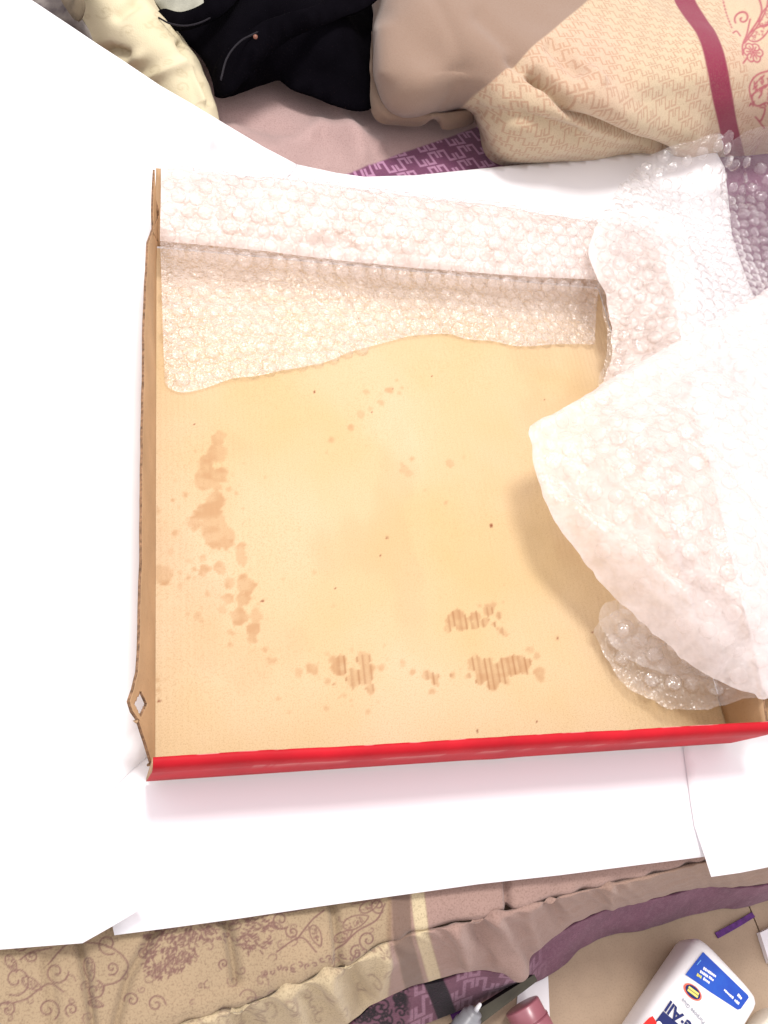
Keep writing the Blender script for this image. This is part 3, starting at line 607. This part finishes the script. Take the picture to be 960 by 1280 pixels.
sheet_wrap(sh, [(744, 284, .042), (757, 255, .034), (775, 232, .022), (800, 208, .012), (832, 187, .030), (865, 176, .042), (900, 163, .052), (960, 157, .056), (1060, 150, .056), (1120, 330, .01), (1060, 520, .03), (930, 560, .045), (810, 560, .04), (748, 500, .020), (757, 440, .024), (752, 385, .03), (743, 330, .038)],
           [(845, 335, .046), (850, 400, .047), (800, 310, .043), (800, 380, .036), (790, 440, .028), (880, 330, .028), (905, 300, .012), (940, 260, .006), (930, 220, .006), (900, 230, .005), (850, 240, .008), (830, 280, .022), (950, 330, .006), (1000, 260, .004), (880, 470, .05), (900, 192, .026), (960, 186, .034), (870, 205, .014), (935, 205, .018)],
           M['film_clear'], M['bubble_clear'], .004, .0018, 81, .22, 300)
sheet_wrap(sh, [(738, 300, .049), (760, 268, .047), (800, 262, .044), (850, 275, .046), (868, 340, .050), (872, 420, .052), (850, 500, .045), (800, 520, .036), (756, 490, .022), (764, 440, .026), (760, 385, .033), (744, 345, .042)],
           [(845, 335, .051), (850, 400, .052), (800, 310, .048), (800, 380, .041), (790, 440, .033)], M['film_fog'], M['bubble'], .004, .002, 83, .6, 0, name='second_layer')
# ---- heap of folded wrap on the right: puffy folded flap, curled layers beneath
hp = thing('bubble_wrap_heap', 'large milky folded bubble wrap flap hanging over the right side of the box', 'bubble wrap', (.34, .28, .03))
OUT = [(661, 535, .051), (664, 560, .050), (670, 592, .048), (682, 630, .046), (700, 662, .044), (722, 692, .041), (746, 722, .038), (770, 750, .036), (800, 778, .036), (834, 806, .037), (868, 832, .038), (900, 852, .040), (940, 866, .043), (975, 868, .045), (1120, 820, .05), (1150, 500, .05), (1080, 290, .055), (1010, 330, .056), (960, 360, .056), (900, 396, .055), (840, 430, .054), (780, 465, .052), (720, 500, .053), (690, 517, .052), (670, 526, .051)]
CT = [(740, 560, .058), (800, 600, .064), (860, 640, .068), (920, 600, .072), (900, 520, .07), (820, 520, .064), (800, 680, .060), (860, 740, .062), (920, 780, .066), (960, 700, .072), (1050, 600, .075), (720, 600, .054), (760, 640, .056), (950, 480, .068), (780, 710, .052), (830, 755, .053)]
ol = PL(OUT); pts, tris, o2 = tri_sheet(rag(closed(ol, 9), .0009, 1), .0032); fz = field(np.vstack([dense(ol, .008), PL(CT)])); ring = np.vstack([o2, o2[:1]])
def topz(q, s=1):
    d = pdist(q, ring); r = .006; pr = np.sqrt(np.clip(1 - (1 - np.clip(d / r, 0, 1)) ** 2, 0, 1))
    w = .0009 * fbm(q[:, 0] * 130, q[:, 1] * 110, 191 + s) * np.clip(d / .006, 0, 1) + .0026 * fbm(q[:, 0] * 24 + q[:, 1] * 12, q[:, 1] * 24 - q[:, 0] * 12, 91 + s) * np.clip(d / .01, 0, 1)
    w = w - (.0045 * np.exp(-np.abs(fbm(q[:, 0] * 17 - q[:, 1] * 9, q[:, 1] * 7 + q[:, 0] * 6, 291, 2)) / .12) - .002) * np.clip(d / .006, 0, 1) * (s == 1)
    # diagonal folds running down from the corner
    f = sum(a * np.exp(-(pdist(q, PL(l)[:, :2]) / wd) ** 2) for l, wd, a in FOLD) if s == 1 else 0
    base = fz(q) if s == 1 else np.minimum(fz(q), .052)
    return base + s * .0028 * pr + w + f * np.clip(d / .008, 0, 1)
FOLD = [([(720, 640, .05), (780, 700, .05), (850, 770, .05), (900, 830, .05)], .006, .005), ([(700, 600, .05), (760, 670, .05), (830, 730, .05)], .005, -.0045), ([(760, 540, .05), (850, 640, .06), (950, 780, .06)], .01, .005), ([(820, 500, .05), (900, 600, .06), (980, 720, .06)], .006, -.006), ([(720, 560, .05), (760, 620, .05), (830, 690, .06), (930, 790, .06)], .004, .004), ([(740, 690, .05), (800, 740, .05), (870, 810, .05)], .004, -.004), ([(870, 420, .05), (950, 520, .06)], .006, .005), ([(690, 545, .05), (800, 500, .05), (950, 410, .05)], .007, -.003)]
nb = len(pts); zt = topz(pts, 1); zb = topz(pts, -1)
obj('film', np.c_[pts, zt], tris, M['film_heap'], hp); obj('film', np.c_[pts, zb], [f[::-1] for f in tris], M['film_heap'], hp)
q = hexpts(o2.min(0), o2.max(0), PITCH, .5); q = q[inside(q, o2)]; q = q[pdist(q, ring) > .0045]
e = .002; gx = (topz(q + [e, 0]) - topz(q - [e, 0])) / (2 * e); gy = (topz(q + [0, e]) - topz(q - [0, e])) / (2 * e)
nrm = np.stack([-gx, -gy, np.ones(len(q))], 1); nrm /= np.linalg.norm(nrm, axis=1, keepdims=True)
add_bubbles(hp, np.c_[q, topz(q)], nrm, M['bubble_fog'], 200, .55, .0003)
D1 = [(750, 768, .024), (764, 752, .028), (785, 740, .033), (830, 740, .034), (900, 780, .036), (980, 840, .038), (960, 858, .030), (920, 858, .024), (870, 850, .021), (830, 842, .020), (795, 829, .018), (770, 812, .017), (752, 785, .018)]
sheet_wrap(hp, D1, [(800, 790, .028), (850, 815, .029), (900, 830, .030), (770, 765, .027)], M['film'], M['bubble_curl'], .0035, .002, 95, .3, 40, name='inner_layer')
D2 = [(743, 782, .010), (752, 806, .009), (765, 838, .008), (785, 858, .009), (812, 874, .011), (835, 884, .013), (860, 888, .015), (890, 885, .020), (925, 874, .030), (965, 866, .042), (1010, 850, .045), (950, 770, .03), (860, 760, .022), (790, 760, .014)]
sheet_wrap(hp, D2, [(800, 830, .014), (850, 860, .019), (900, 865, .026), (850, 810, .018)], M['film'], M['bubble_curl'], .0035, .0012, 97, .75, 60, name='curled_layer', margin=.006)

# ================================================================== PILLOW AND CLOTH BEHIND
mpw = mat('pillow_cotton', (.52, .415, .275), .9, noise=.1, nscale=20, bump=.35, bscale=1200, spec=.1, sheen=.2)
speckle(mpw, (.50, .31, .25), 7, .46, .66, .45, 2); layer(mpw, 'plain', (.25, .175, .13)); fret_layer(mpw, 'key', (.38, .22, .14), .65, .22); layer(mpw, 'stripe', (.2, .02, .05)); layer(mpw, 'line', (.32, .045, .075), .9)  # broad pink speckle: wash of reflected light put into the cotton colour
speckle(mpw, (.22, .13, .09), 1000, .48, .75, .4, 4)
pil = thing('pillow', 'cream and beige key patterned pillow with a dark red stripe', 'pillow', (.45, .75, -.01))
R0 = [(452, -100), (460, -20), (465, 50), (468, 100), (480, 136), (503, 148), (545, 146), (578, 143), (596, 160), (618, 200), (700, 204), (830, 196), (960, 190), (1050, 180)]
R1 = [(456, -110), (463, -30), (468, 45), (473, 92), (487, 122), (510, 134), (548, 132), (585, 130), (608, 150), (640, 176), (715, 182), (832, 170), (960, 158), (1050, 150)]
R2 = [(500, -140), (498, -60), (500, 10), (510, 50), (526, 74), (548, 86), (580, 90), (615, 98), (648, 118), (690, 136), (750, 138), (842, 124), (960, 112), (1050, 105)]
R3 = [(570, -190), (562, -110), (566, -50), (578, -15), (596, 5), (615, 18), (640, 26), (670, 36), (708, 54), (748, 70), (800, 76), (865, 66), (960, 56), (1050, 50)]
R4 = [(690, -250), (690, -200), (695, -150), (700, -120), (710, -100), (725, -85), (745, -75), (770, -66), (795, -55), (825, -45), (860, -40), (910, -45), (990, -50), (1050, -60)]
G = loft([PL(R, z) for R, z in zip((R0, R1, R2, R3, R4), (-.008, .032, .068, .086, .085))], 320, 640)
Q = proj(G); N = gnormal(G); disp = .0035 * fbm(G[..., 0] * 11, G[..., 1] * 11, 101) - .002 * np.exp(-(vnoise(G[..., 0] * 14 + G[..., 1] * 4, G[..., 1] * 3 - G[..., 0] * 4, 103) / .18) ** 2) * sstep(.0, .06, G[..., 2])
for pl, w, a in [([(668, 92), (690, 112), (715, 142), (760, 160), (830, 186)], 7, -.013), ([(640, 75), (672, 100)], 9, -.006), ([(650, 140), (740, 175), (800, 186)], 12, -.004), ([(735, 118), (790, 150), (860, 165)], 22, .010), ([(540, 60), (570, 90)], 34, -.012), ([(600, 20), (650, 70)], 12, -.004), ([(690, 60), (720, 90)], 10, -.006), ([(600, 140), (660, 150), (720, 170)], 9, -.005), ([(480, 40), (485, 90)], 14, .005), ([(720, 80), (745, 105)], 7, .004)]:
    disp += a * np.exp(-(pdist(Q, pl) / w) ** 2)
G2 = G + N * disp[..., None]
dl = Q[..., 1] - np.interp(Q[..., 0], [440, 585, 640, 740, 800], [260, 128, 80, -2, -60])
plain = (1 - sstep(-1.5, 1.5, dl)) * (Q[..., 0] < 790)
au = np.zeros(G.shape[:2]); au[:, 1:] = np.cumsum(np.linalg.norm(np.diff(G.mean(0), axis=0), axis=1))[None]; av = np.zeros(G.shape[:2]); av[1:] = np.cumsum(np.linalg.norm(np.diff(G, axis=0), axis=2), axis=0)
th = -.12; ru = G[..., 0] * math.cos(th) + G[..., 1] * math.sin(th); rv = -G[..., 0] * math.sin(th) + G[..., 1] * math.cos(th)
sl = np.concatenate([[0], np.cumsum(np.linalg.norm(np.diff(G.mean(1), axis=0), axis=1))])
strp = 1 - sstep(11, 13, pdist(Q, [(845, -60), (858, -8), (880, 40), (896, 95), (908, 150), (922, 210)]) + .0 * Q[..., 0])
frx = 1 - sstep(0, 6, Q[..., 0] - np.interp(Q[..., 1], [-60, 0, 60, 110, 200], [880, 900, 922, 932, 945]))
key = (1 - plain) * frx; fu = (G[..., 0] * 1.0 + .2 * av) / .0029; fv = (av - .2 * G[..., 0]) / .0029
fl = canvas()
stroke(fl, [(946, -10), (952, 15), (938, 40), (927, 58), (925, 72)], 2.2); stroke(fl, [(960, -20), (958, 10), (945, 35), (930, 55)], 2.0)
stroke(fl, spiral(930, 20, 10, 1.2, 2.6, 1), 2.2); stroke(fl, [(939, 22), (935, 40), (928, 55)], 2.0); stroke(fl, [(917, 40), (922, 37), (926, 44)], 2.0)
for k in range(6):
    a = k * 1.05; stroke(fl, spiral(940 + 8 * math.cos(a), 67 + 8 * math.sin(a), 5.5, .7, a - 1.4, 1, .8), 2.0); stroke(fl, [(940, 67), (940 + 9 * math.cos(a), 67 + 9 * math.sin(a))], 1.8)
stroke(fl, [(925, 82), (931, 75)], 2.0); paisley(fl, 950, 40, 16, -.6, 2); paisley(fl, 960, 18, 16, -1.1, 2)
stroke(fl, [(962, 88), (945, 94), (936, 104), (936, 116), (945, 132), (958, 128)], 2.2); stroke(fl, [(937, 120), (950, 110), (962, 104)], 2)
for k in range(60):
    x = random.uniform(938, 985); y = random.uniform(94, 130); stroke(fl, [(x, y), (x + random.uniform(-3, 3), y + 3)], 2.2)
stroke(fl, [(944, 146), (950, 150), (956, 136), (950, 134)], 2); stroke(fl, [(946, 148), (954, 158)], 2)
for k in range(10): stroke(fl, [(905 + k * 1.2, -5 + k * 4), (905.5 + k * 1.2, -4 + k * 4)], 2)
for k in range(25):
    x = random.uniform(975, 1090); y = random.uniform(-30, 190); stroke(fl, spiral(x, y, random.uniform(5, 13), 1.2, random.uniform(0, 6), 1), 2)
o = obj('pillowcase', G2.reshape(-1, 3), gridfaces(*G.shape[:2]), mpw, pil, attrs={'plain': plain, 'key': key * (1 - strp), 'stripe': strp, 'line': sample(fl, Q), 'fu': fu, 'fv': fv})
# flange: thin wavy hem that sticks out at the corner
fo = [(462, 40, .012), (459, 85, .008), (457, 100, .006), (462, 132, .002), (474, 152, -.002), (500, 156, -.002), (525, 157, .0), (540, 148, .012), (548, 152, .004), (556, 162, -.002), (580, 158, -.004), (592, 152, -.004)]
fi = [(468, 40, .020), (466, 80, .016), (468, 100, .012), (478, 128, .012), (494, 140, .012), (512, 142, .012), (530, 142, .014), (542, 141, .016), (552, 141, .014), (562, 140, .012), (578, 138, .012), (590, 136, .012)]
G = loft([PL(fi), PL([((a[0] + b[0]) / 2, (a[1] + b[1]) / 2, (a[2] + b[2]) / 2 + .002) for a, b in zip(fi, fo)]), PL(fo)], 14, 160)
z0 = np.zeros(G.shape[:2])
o = obj('flange', G.reshape(-1, 3), gridfaces(14, 160), mpw, pil, attrs={'plain': z0 + .9, 'key': z0, 'stripe': z0, 'line': z0}); solid(o, .0016, 0)

# dark garment
mdk = mat('dark_denim', (.003, .0025, .004), .95, noise=.4, nscale=50, bump=.4, bscale=900, spec=.02)
msm = mat('dark_seam', (.009, .007, .011), .9)
gar = thing('dark_trousers', 'crumpled black trousers lying between the cream cloth and the pillow', 'trousers', (.24, .72, -.01))
def cloth(name, parent, outline, ctrl, m, step=.006, amp=.003, seed=1, fr=26, t=.0018):
    ol = closed(PL(outline)); pts, tris, _ = tri_sheet(ol, step); z = field(np.vstack([ol, PL(ctrl)]) if len(ctrl) else ol)(pts)
    d = pdist(pts, np.vstack([dense(ol, step)[:, :2], ol[:1, :2]]))
    o = obj(name, np.c_[pts, z + amp * fbm(pts[:, 0] * fr, pts[:, 1] * fr, seed)], tris, m, parent); return solid(o, t)
cloth('leg', gar, [(250, 70, .006), (264, 100, .002), (269, 118, .001), (283, 121, .0), (310, 112, .002), (345, 101, .004), (362, 112, .004), (400, 126, .004), (440, 138, .004), (466, 133, .004), (480, 100, .004), (480, -80, .01), (330, -90, .02), (250, -60, .02), (215, 20, .012)],
      [(300, 60, .028), (340, 50, .040), (400, 60, .034), (430, 20, .042), (300, 90, .016), (380, 100, .020), (440, 100, .018), (340, 0, .05), (270, 60, .018), (330, 80, .024)], mdk, amp=.0035, seed=111)
cloth('waistband', gar, [(192, 20, .020), (208, 32, .022), (232, 36, .026), (262, 28, .032), (290, 8, .040), (312, -30, .044), (290, -40, .05), (270, -10, .046), (250, 6, .040), (226, 14, .032), (204, 10, .024)], [(240, 24, .034)], mdk, amp=.001, seed=113, t=.003)
cloth('leg', gar, [(272, 116, .012), (266, 90, .016), (282, 60, .036), (310, 38, .050), (345, 20, .058), (400, 0, .062), (440, -40, .06), (470, -80, .06), (480, -30, .056), (470, 0, .054), (400, 30, .050), (350, 60, .040), (310, 95, .028), (285, 116, .016)], [(320, 60, .048), (390, 15, .062)], mdk, amp=.003, seed=117, t=.003)
for l in ([(198, 22), (214, 30), (236, 32), (260, 24), (284, 6)], [(276, 100), (284, 72), (300, 52), (322, 40), (350, 24)]):
    zz = .034 if l[0][0] < 220 else .050
    V, Fc = tube(cr(PL(l, zz), 40), .0007, 5); obj('seam', V, Fc, msm, gar)
V, Fc = tube(PL([(319, 46, .054), (319.5, 46, .0555)]), .0016, 10); obj('rivet', V, Fc, mat('copper', (.2, .08, .05), .5, spec=.5), gar)
# cream rolled cloth
mcr = mat('cream_cloth', (.62, .55, .39), .92, noise=.2, nscale=26, bump=.3, bscale=1000, spec=.1, col2=(.56, .50, .33)); layer(mcr, 'line', (.40, .33, .20), .5)
rows = [[(30, -60), (70, -5), (96, 40), (118, 72), (170, 110), (240, 185)], [(45, -70), (82, -12), (108, 30), (134, 66), (184, 106), (248, 185)], [(90, -80), (118, -20), (146, 22), (178, 60), (215, 100), (258, 180)], [(140, -85), (158, -28), (186, 16), (214, 54), (240, 96), (268, 176)], [(170, -85), (186, -20), (206, 20), (232, 54), (254, 92), (275, 172)], [(176, -80), (193, -12), (212, 28), (238, 62), (258, 98), (276, 172)]]
G = loft([PL([(p[0], p[1], (z + .008) * k - .008) for p, k in zip(r_, (1, 1, .93, .78, .52, .2))]) for r_, z in zip(rows, (-.008, .012, .036, .038, .018, -.008))], 90, 220); Q = proj(G); N = gnormal(G)
disp = .0028 * fbm(G[..., 0] * 22, G[..., 1] * 22, 121)
for pl, w, a in [([(112, 70), (140, 62), (160, 68)], 6, -.007), ([(120, 85), (175, 70)], 7, .004), ([(225, 55), (242, 90), (258, 130)], 4, -.005), ([(238, 85), (252, 130)], 4, .004), ([(150, 20), (170, 5)], 8, -.005), ([(180, 100), (230, 80)], 9, .004)]: disp += a * np.exp(-(pdist(Q, pl) / w) ** 2)
lc = canvas()
for k in range(60): stroke(lc, spiral(random.uniform(80, 265), random.uniform(-20, 145), random.uniform(4, 10), 1.1, random.uniform(0, 6), random.choice((-1, 1))), 1.5)
Gr = G + N * disp[..., None]; Qr = proj((Gr[:-1, :-1] + Gr[1:, 1:]) / 2); kp = Qr[..., 1] < np.interp(Qr[..., 0], [-40, 35, 120, 200, 270, 330], [-52, -3, 54, 107, 148, 184]) + 1.5
o = tag(obj('cloth_roll', Gr.reshape(-1, 3), gridfaces(90, 220, kp), mcr, attrs={'line': sample(lc, Q)}), 'rolled cream cloth with faint scrolls beside the black trousers', 'cloth')
mgr = mat('grey_cloth', (.09, .075, .08), .92, noise=.8, nscale=70, col2=(.3, .27, .24), bump=.3, bscale=900)
def lone_cloth(name, outline, ctrl, m, label, cat, seed, amp=.003):
    o = cloth(name, None, outline, ctrl, m, .005, amp, seed); return tag(o, label, cat)
lone_cloth('folded_cloth', [(25, -40, .0), (36, -5, .0), (60, 20, .0), (104, 54, .0), (125, 80, -.004), (112, 45, .01), (92, 10, .012), (86, -40, .012)], [(78, 20, .014)], mgr, 'dark grey mottled cloth at the upper left behind the paper edge', 'cloth', 131)
mpl = mat('pale_cloth', (.40, .40, .33), .9, noise=.5, nscale=60, bump=.3, bscale=900)
lone_cloth('folded_cloth', [(180, -40, .006), (188, -5, .010), (200, 14, .010), (226, 40, .008), (244, 34, .012), (262, 14, .02), (280, -40, .02)], [(215, 5, .016)], mpl, 'pale grey green cloth behind the waistband of the black trousers', 'cloth', 133)
mbn = mat('brown_cloth', (.16, .125, .08), .92, noise=.5, nscale=80, bump=.3, bscale=900)
lone_cloth('folded_cloth', [(62, -50, .03), (72, -12, .032), (82, 10, .034), (96, 26, .036), (104, 8, .046), (100, -14, .048), (104, -50, .05)], [(88, -2, .046)], mbn, 'small dark olive cloth fold on the cream roll at the top edge', 'cloth', 135, .001)

# ================================================================== THINGS ON THE FLOOR IN FRONT
# glue bottle lying on its back, neck towards the lower left
mwh = mat('white_plastic', (.82, .81, .82), .35, spec=.5); mblue = mat('label_blue', (.006, .055, .42), .4, noise=.35, nscale=90, spec=.4, col2=(.01, .09, .5)); mnavy = mat('label_navy', (.012, .02, .12), .4)
mred = mat('label_red', (.75, .02, .015), .4); mor = mat('label_coral', (.8, .16, .1), .4); myl = mat('label_yellow', (.72, .66, .16), .4); mwt = mat('label_white', (.85, .87, .9), .4); mgy = mat('label_grey', (.35, .37, .42), .4); mlb = mat('label_sky', (.15, .38, .8), .4)
ZT = Z_FLOOR + .031
c0 = P(879, 1168, ZT); c1 = P(954, 1248, ZT); ax = (c1 - c0); Wb = np.linalg.norm(ax) + .003; ax /= np.linalg.norm(ax); bd = np.array([ax[1], -ax[0], 0]);
if bd[1] > 0: bd = -bd
org = (c0 + c1) / 2; org[2] = Z_FLOOR      # middle of the bottle's base edge; ax across, bd towards the neck
bot_t = thing('glue_bottle', 'white plastic glue bottle with blue label lying on the floor', 'bottle', org)
def BP(a, b, z): return org + ax * a + bd * b + np.array([0, 0, z])
prof = [(.0, .55, .5), (.0006, .80, .72), (.002, .92, .86), (.0045, .98, .96), (.008, 1, 1), (.02, 1, 1), (.06, 1, 1), (.09, .98, 1), (.1, .9, .95), (.108, .7, .8), (.114, .45, .55), (.117, .33, .42)]
V = []; nr = 48
for b, sw, st in prof:
    for j in range(nr):
        a = 2 * math.pi * j / nr; ca, sa = math.cos(a), math.sin(a); e1 = .38
        x = math.copysign(abs(ca) ** e1, ca) * Wb / 2 * sw; z = math.copysign(abs(sa) ** e1, sa) * .0152 * st
        V.append(BP(x, b, .0156 + z))
Fc = [[i * nr + j, i * nr + (j + 1) % nr, (i + 1) * nr + (j + 1) % nr, (i + 1) * nr + j] for i in range(len(prof) - 1) for j in range(nr)] + [list(range(nr))[::-1], [(len(prof) - 1) * nr + j for j in range(nr)]]
obj('body', V, Fc, mwh, bot_t)
V, Fc = tube([BP(0, b, .0156) for b in (.115, .118, .128, .130, .140, .152)], .0085, 16, [1, 1.15, 1.1, .7, .5, .2]); obj('nozzle', V, Fc, mor, bot_t)
ZL_ = .0311
def flat(name, pts, m, z, parent=bot_t):
    V = [BP(a, b, z) for a, b in pts] + [BP(a, b, z - .0003) for a, b in pts]; n = len(pts)
    return obj(name, V, [list(range(n)), list(range(n, 2 * n))[::-1]] + [[i, i + n, (i + 1) % n + n, (i + 1) % n] for i in range(n)], m, parent, smooth=False)
def loc(px, py):
    p = P(px, py, Z_FLOOR + ZL_) - org; return float(p @ ax), float(p @ bd)
pan = flat('blue_panel', [loc(*p) for p in [(879, 1190), (857, 1218), (888, 1240), (922, 1262), (926, 1261), (936, 1247), (935, 1244), (905, 1215)]], mblue, ZL_)
for (x0, y0, x1, y1, w, m_) in [(879, 1210, 895, 1221, .0009, mwt), (875, 1214, 885, 1221, .0009, mwt), (886, 1221, 892, 1226, .0009, mwt), (871, 1218, 877, 1222, .0012, myl), (879, 1223, 887, 1229, .0009, mwt), (905, 1237, 912, 1244, .0008, mwt), (912, 1244, 917, 1248, .0008, mwt), (918, 1250, 924, 1255, .001, mwt), (922, 1243, 927, 1249, .0012, mwt), (871, 1206, 876, 1200, .0004, mlb)]:
    a = np.array(loc(x0, y0)); b = np.array(loc(x1, y1)); d = (b - a) / np.linalg.norm(b - a); nrm_ = np.array([-d[1], d[0]]) * w
    L = np.linalg.norm(b - a); kk = max(2, int(L / .0011)); pts = []
    for i in range(kk):
        s0 = a + d * L * i / kk; s1 = a + d * (L * (i + .78) / kk); hh = random.uniform(.6, 1.0)
        flat('print_mark', [s0 - nrm_ * hh, s1 - nrm_ * hh, s1 + nrm_ * hh, s0 + nrm_ * hh], m_, ZL_ + .0003, pan)
def ell(cx, cy, rx, ry, rot, n=24):
    return [(cx + rx * math.cos(t) * math.cos(rot) - ry * math.sin(t) * math.sin(rot), cy + rx * math.cos(t) * math.sin(rot) + ry * math.sin(t) * math.cos(rot)) for t in [2 * math.pi * i / n for i in range(n)]]
e0 = loc(866, 1240); e1 = np.array(loc(878, 1250)) - np.array(loc(854, 1232)); er = math.atan2(e1[1], e1[0])
bdg = flat('badge', ell(*e0, .0066, .0040, er), mor, ZL_); flat('badge_field', ell(*e0, .0054, .0034, er), mnavy, ZL_ + .0003, bdg)
cq = np.array(e0); dd = np.array([math.cos(er), math.sin(er)]); dn = np.array([-dd[1], dd[0]])
for s in (-.0009, .0009): flat('badge_bar', [cq + dn * s - dd * .0038 - dn * .0007, cq + dn * s + dd * .0038 - dn * .0007, cq + dn * s + dd * .0038 + dn * .0007, cq + dn * s - dd * .0038 + dn * .0007], myl, ZL_ + .0006, bdg)
def text(s, m, size, at, name, shear=0, bold=.0, wsc=1.0):
    cu = bpy.data.curves.new('t', 'FONT'); cu.body = s; cu.size = size; cu.shear = shear; cu.offset = bold; cu.extrude = .00015; cu.align_x = 'RIGHT'
    ob = bpy.data.objects.new('t', cu); C.objects.link(ob); bpy.context.view_layer.update()
    me = bpy.data.meshes.new_from_object(ob.evaluated_get(bpy.context.evaluated_depsgraph_get())); bpy.data.objects.remove(ob)
    co = np.array([v.co[:] for v in me.vertices]); fc = [list(p.vertices) for p in me.polygons]; bpy.data.meshes.remove(me)
    # reads with the bottle upright: text runs along -ax, its top points to the neck
    V = np.array([BP(at[0] - x * wsc, at[1] + y, ZL_ + .0004 + z) for x, y, z in co]); return obj(name, V, fc, m, bot_t, smooth=False)
text('Glue·All', mnavy, .0105, loc(837, 1250), 'lettering', bold=.00025)
text('Multi Purpose Glue', mgy, .0034, loc(853, 1247), 'lettering')
flat('logo_panel', [loc(*p) for p in [(829, 1264), (820, 1276), (850, 1300), (860, 1290)]], mnavy, ZL_)
text('ers', mwt, .011, loc(822, 1275), 'lettering', bold=.0003)
flat('logo_mark', [loc(*p) for p in [(812, 1272), (816, 1270), (819, 1275), (822, 1280), (812, 1290), (800, 1284)]], mred, ZL_)
# purple strip, white card, cream cap
def slab(name, quad, t, m, label, cat, bend=0):
    a, b, c, d = [P(*q, Z_FLOOR + t + .0004) for q in quad]; n = 14; V = []
    for i in range(n):
        s = i / (n - 1)
        for e in (a + (b - a) * s, d + (c - d) * s): V.append(e + [0, 0, bend * math.sin(s * math.pi)])
    k = len(V); V = V + [v - [0, 0, t] for v in V]
    Fc = [[2 * i, 2 * i + 2, 2 * i + 3, 2 * i + 1] for i in range(n - 1)] + [[k + 2 * i, k + 2 * i + 1, k + 2 * i + 3, k + 2 * i + 2] for i in range(n - 1)]
    Fc += [[2 * i, k + 2 * i, k + 2 * i + 2, 2 * i + 2] for i in range(n - 1)] + [[2 * i + 1, 2 * i + 3, k + 2 * i + 3, k + 2 * i + 1] for i in range(n - 1)] + [[0, 1, k + 1, k], [2 * n - 2, k + 2 * n - 2, k + 2 * n - 1, 2 * n - 1]]
    return tag(obj(name, V, Fc, m, smooth=False), label, cat)
slab('ribbon_strip', [(894, 1166), (940, 1140), (944, 1146), (898, 1173)], .0008, mat('purple_ribbon', (.13, .03, .22), .6, noise=.5, nscale=300, bump=.4), 'short purple ribbon strip on the tan floor above the glue bottle', 'ribbon', .0015)
slab('white_card', [(950, 1166), (1010, 1136), (1040, 1200), (962, 1204)], .004, mat('white_card', (.8, .79, .82), .7), 'white card corner at the right edge beside the floor joint', 'card')
cp = thing('plastic_cap', 'small cream plastic cap at the lower right beside the glue bottle', 'cap', P(952, 1274, Z_FLOOR))
mcap = mat('cream_plastic', (.74, .68, .57), .5); b0 = P(948, 1272, Z_FLOOR + .012); b1 = P(962, 1290, Z_FLOOR + .012); dr = (b1 - b0) / np.linalg.norm(b1 - b0)
V, Fc = tube([b0 + dr * s for s in (0, .001, .006, .0062, .012, .0125)], .0105, 26, [.85, 1, 1, .93, .93, .8]); cb = obj('cap_body', V, Fc, mcap, cp)
for k in range(22):
    a = 2 * math.pi * k / 22; s = np.cross(dr, [0, 0, 1]); s /= np.linalg.norm(s); w = s * math.cos(a) + np.array([0, 0, 1]) * math.sin(a); c_ = b0 + dr * .0012 + w * .0104
    V, Fc = tube([c_, c_ + dr * .0045], .0007, 5); obj('ridge', V, Fc, mcap, cb)
# white sheet, dark folder, pink tube and silver nozzle half hidden by the border
slab('paper_scrap', [(650, 1206), (684, 1190), (690, 1340), (640, 1340)], .0006, M['paper'], 'white paper scrap beside the pink tube on the floor', 'paper')
mfo = mat('olive_board', (.07, .065, .045), .6, noise=.3, nscale=80); mfk = mat('black_board', (.008, .008, .008), .6)
fd = thing('dark_board', 'thin dark olive board leaning out from under the purple border', 'board', P(600, 1260, Z_FLOOR))
a, b, c, d = P(668, 1218, -.112), P(672, 1226, -.112), P(588, 1290, -.125), P(566, 1282, -.125)
V = [a, b, c, d] + [p - [0, 0, .012] for p in (a, b, c, d)]
obj('board', V, [[0, 1, 2, 3], [1, 5, 6, 2], [0, 4, 5, 1], [3, 7, 4, 0], [2, 6, 7, 3], [4, 7, 6, 5]], [mfo, mfk], fd, smooth=False, fmat=[0, 1, 1, 1, 1, 1])
pk = thing('pink_tube', 'glossy pink tube lying on the floor under the purple border', 'tube', P(655, 1270, Z_FLOOR))
mpk = mat('pink_plastic', (.36, .13, .16), .3, spec=.6, noise=.2, nscale=60); e0 = P(652, 1256, -.122); e1 = P(690, 1330, -.122); d_ = e1 - e0
V, Fc = tube([e0 + d_ * s for s in (0, .01, .03, .25, .26, 1)], .0115, 24, [.8, .97, 1, 1, 1.04, 1.04]); obj('tube_body', V, Fc, mpk, pk)
V, Fc = tube([e0 + d_ * s for s in (.27, .275, .30, .305)], .0122, 24, [.98, 1, 1, .98]); obj('tube_ring', V, Fc, mat('dull_maroon', (.2, .05, .07), .4), pk)
nz = thing('metal_nozzle', 'silver grey tube nozzle with a thin white tip at the bottom edge', 'nozzle', P(585, 1270, Z_FLOOR))
e0 = P(601, 1254, -.110); e1 = P(572, 1296, -.124); d_ = e1 - e0
V, Fc = tube([e0 + d_ * s for s in (.22, .24, .34, .36, .6, .62, 1)], .0075, 16, [.4, .62, .66, .85, .9, 1, 1]); obj('nozzle_body', V, Fc, mat('silver_plastic', (.25, .26, .28), .35, spec=.5), nz)
V, Fc = tube([e0 + d_ * s for s in (0, .03, .22)], .0014, 8, [.4, .8, 1.2]); obj('nozzle_tip', V, Fc, mwt, nz)
slab('purple_scrap', [(561, 1262), (580, 1252), (586, 1268), (566, 1275)], .001, mat('purple_card', (.09, .02, .14), .7), 'small dark purple scrap on the floor below the border', 'scrap')
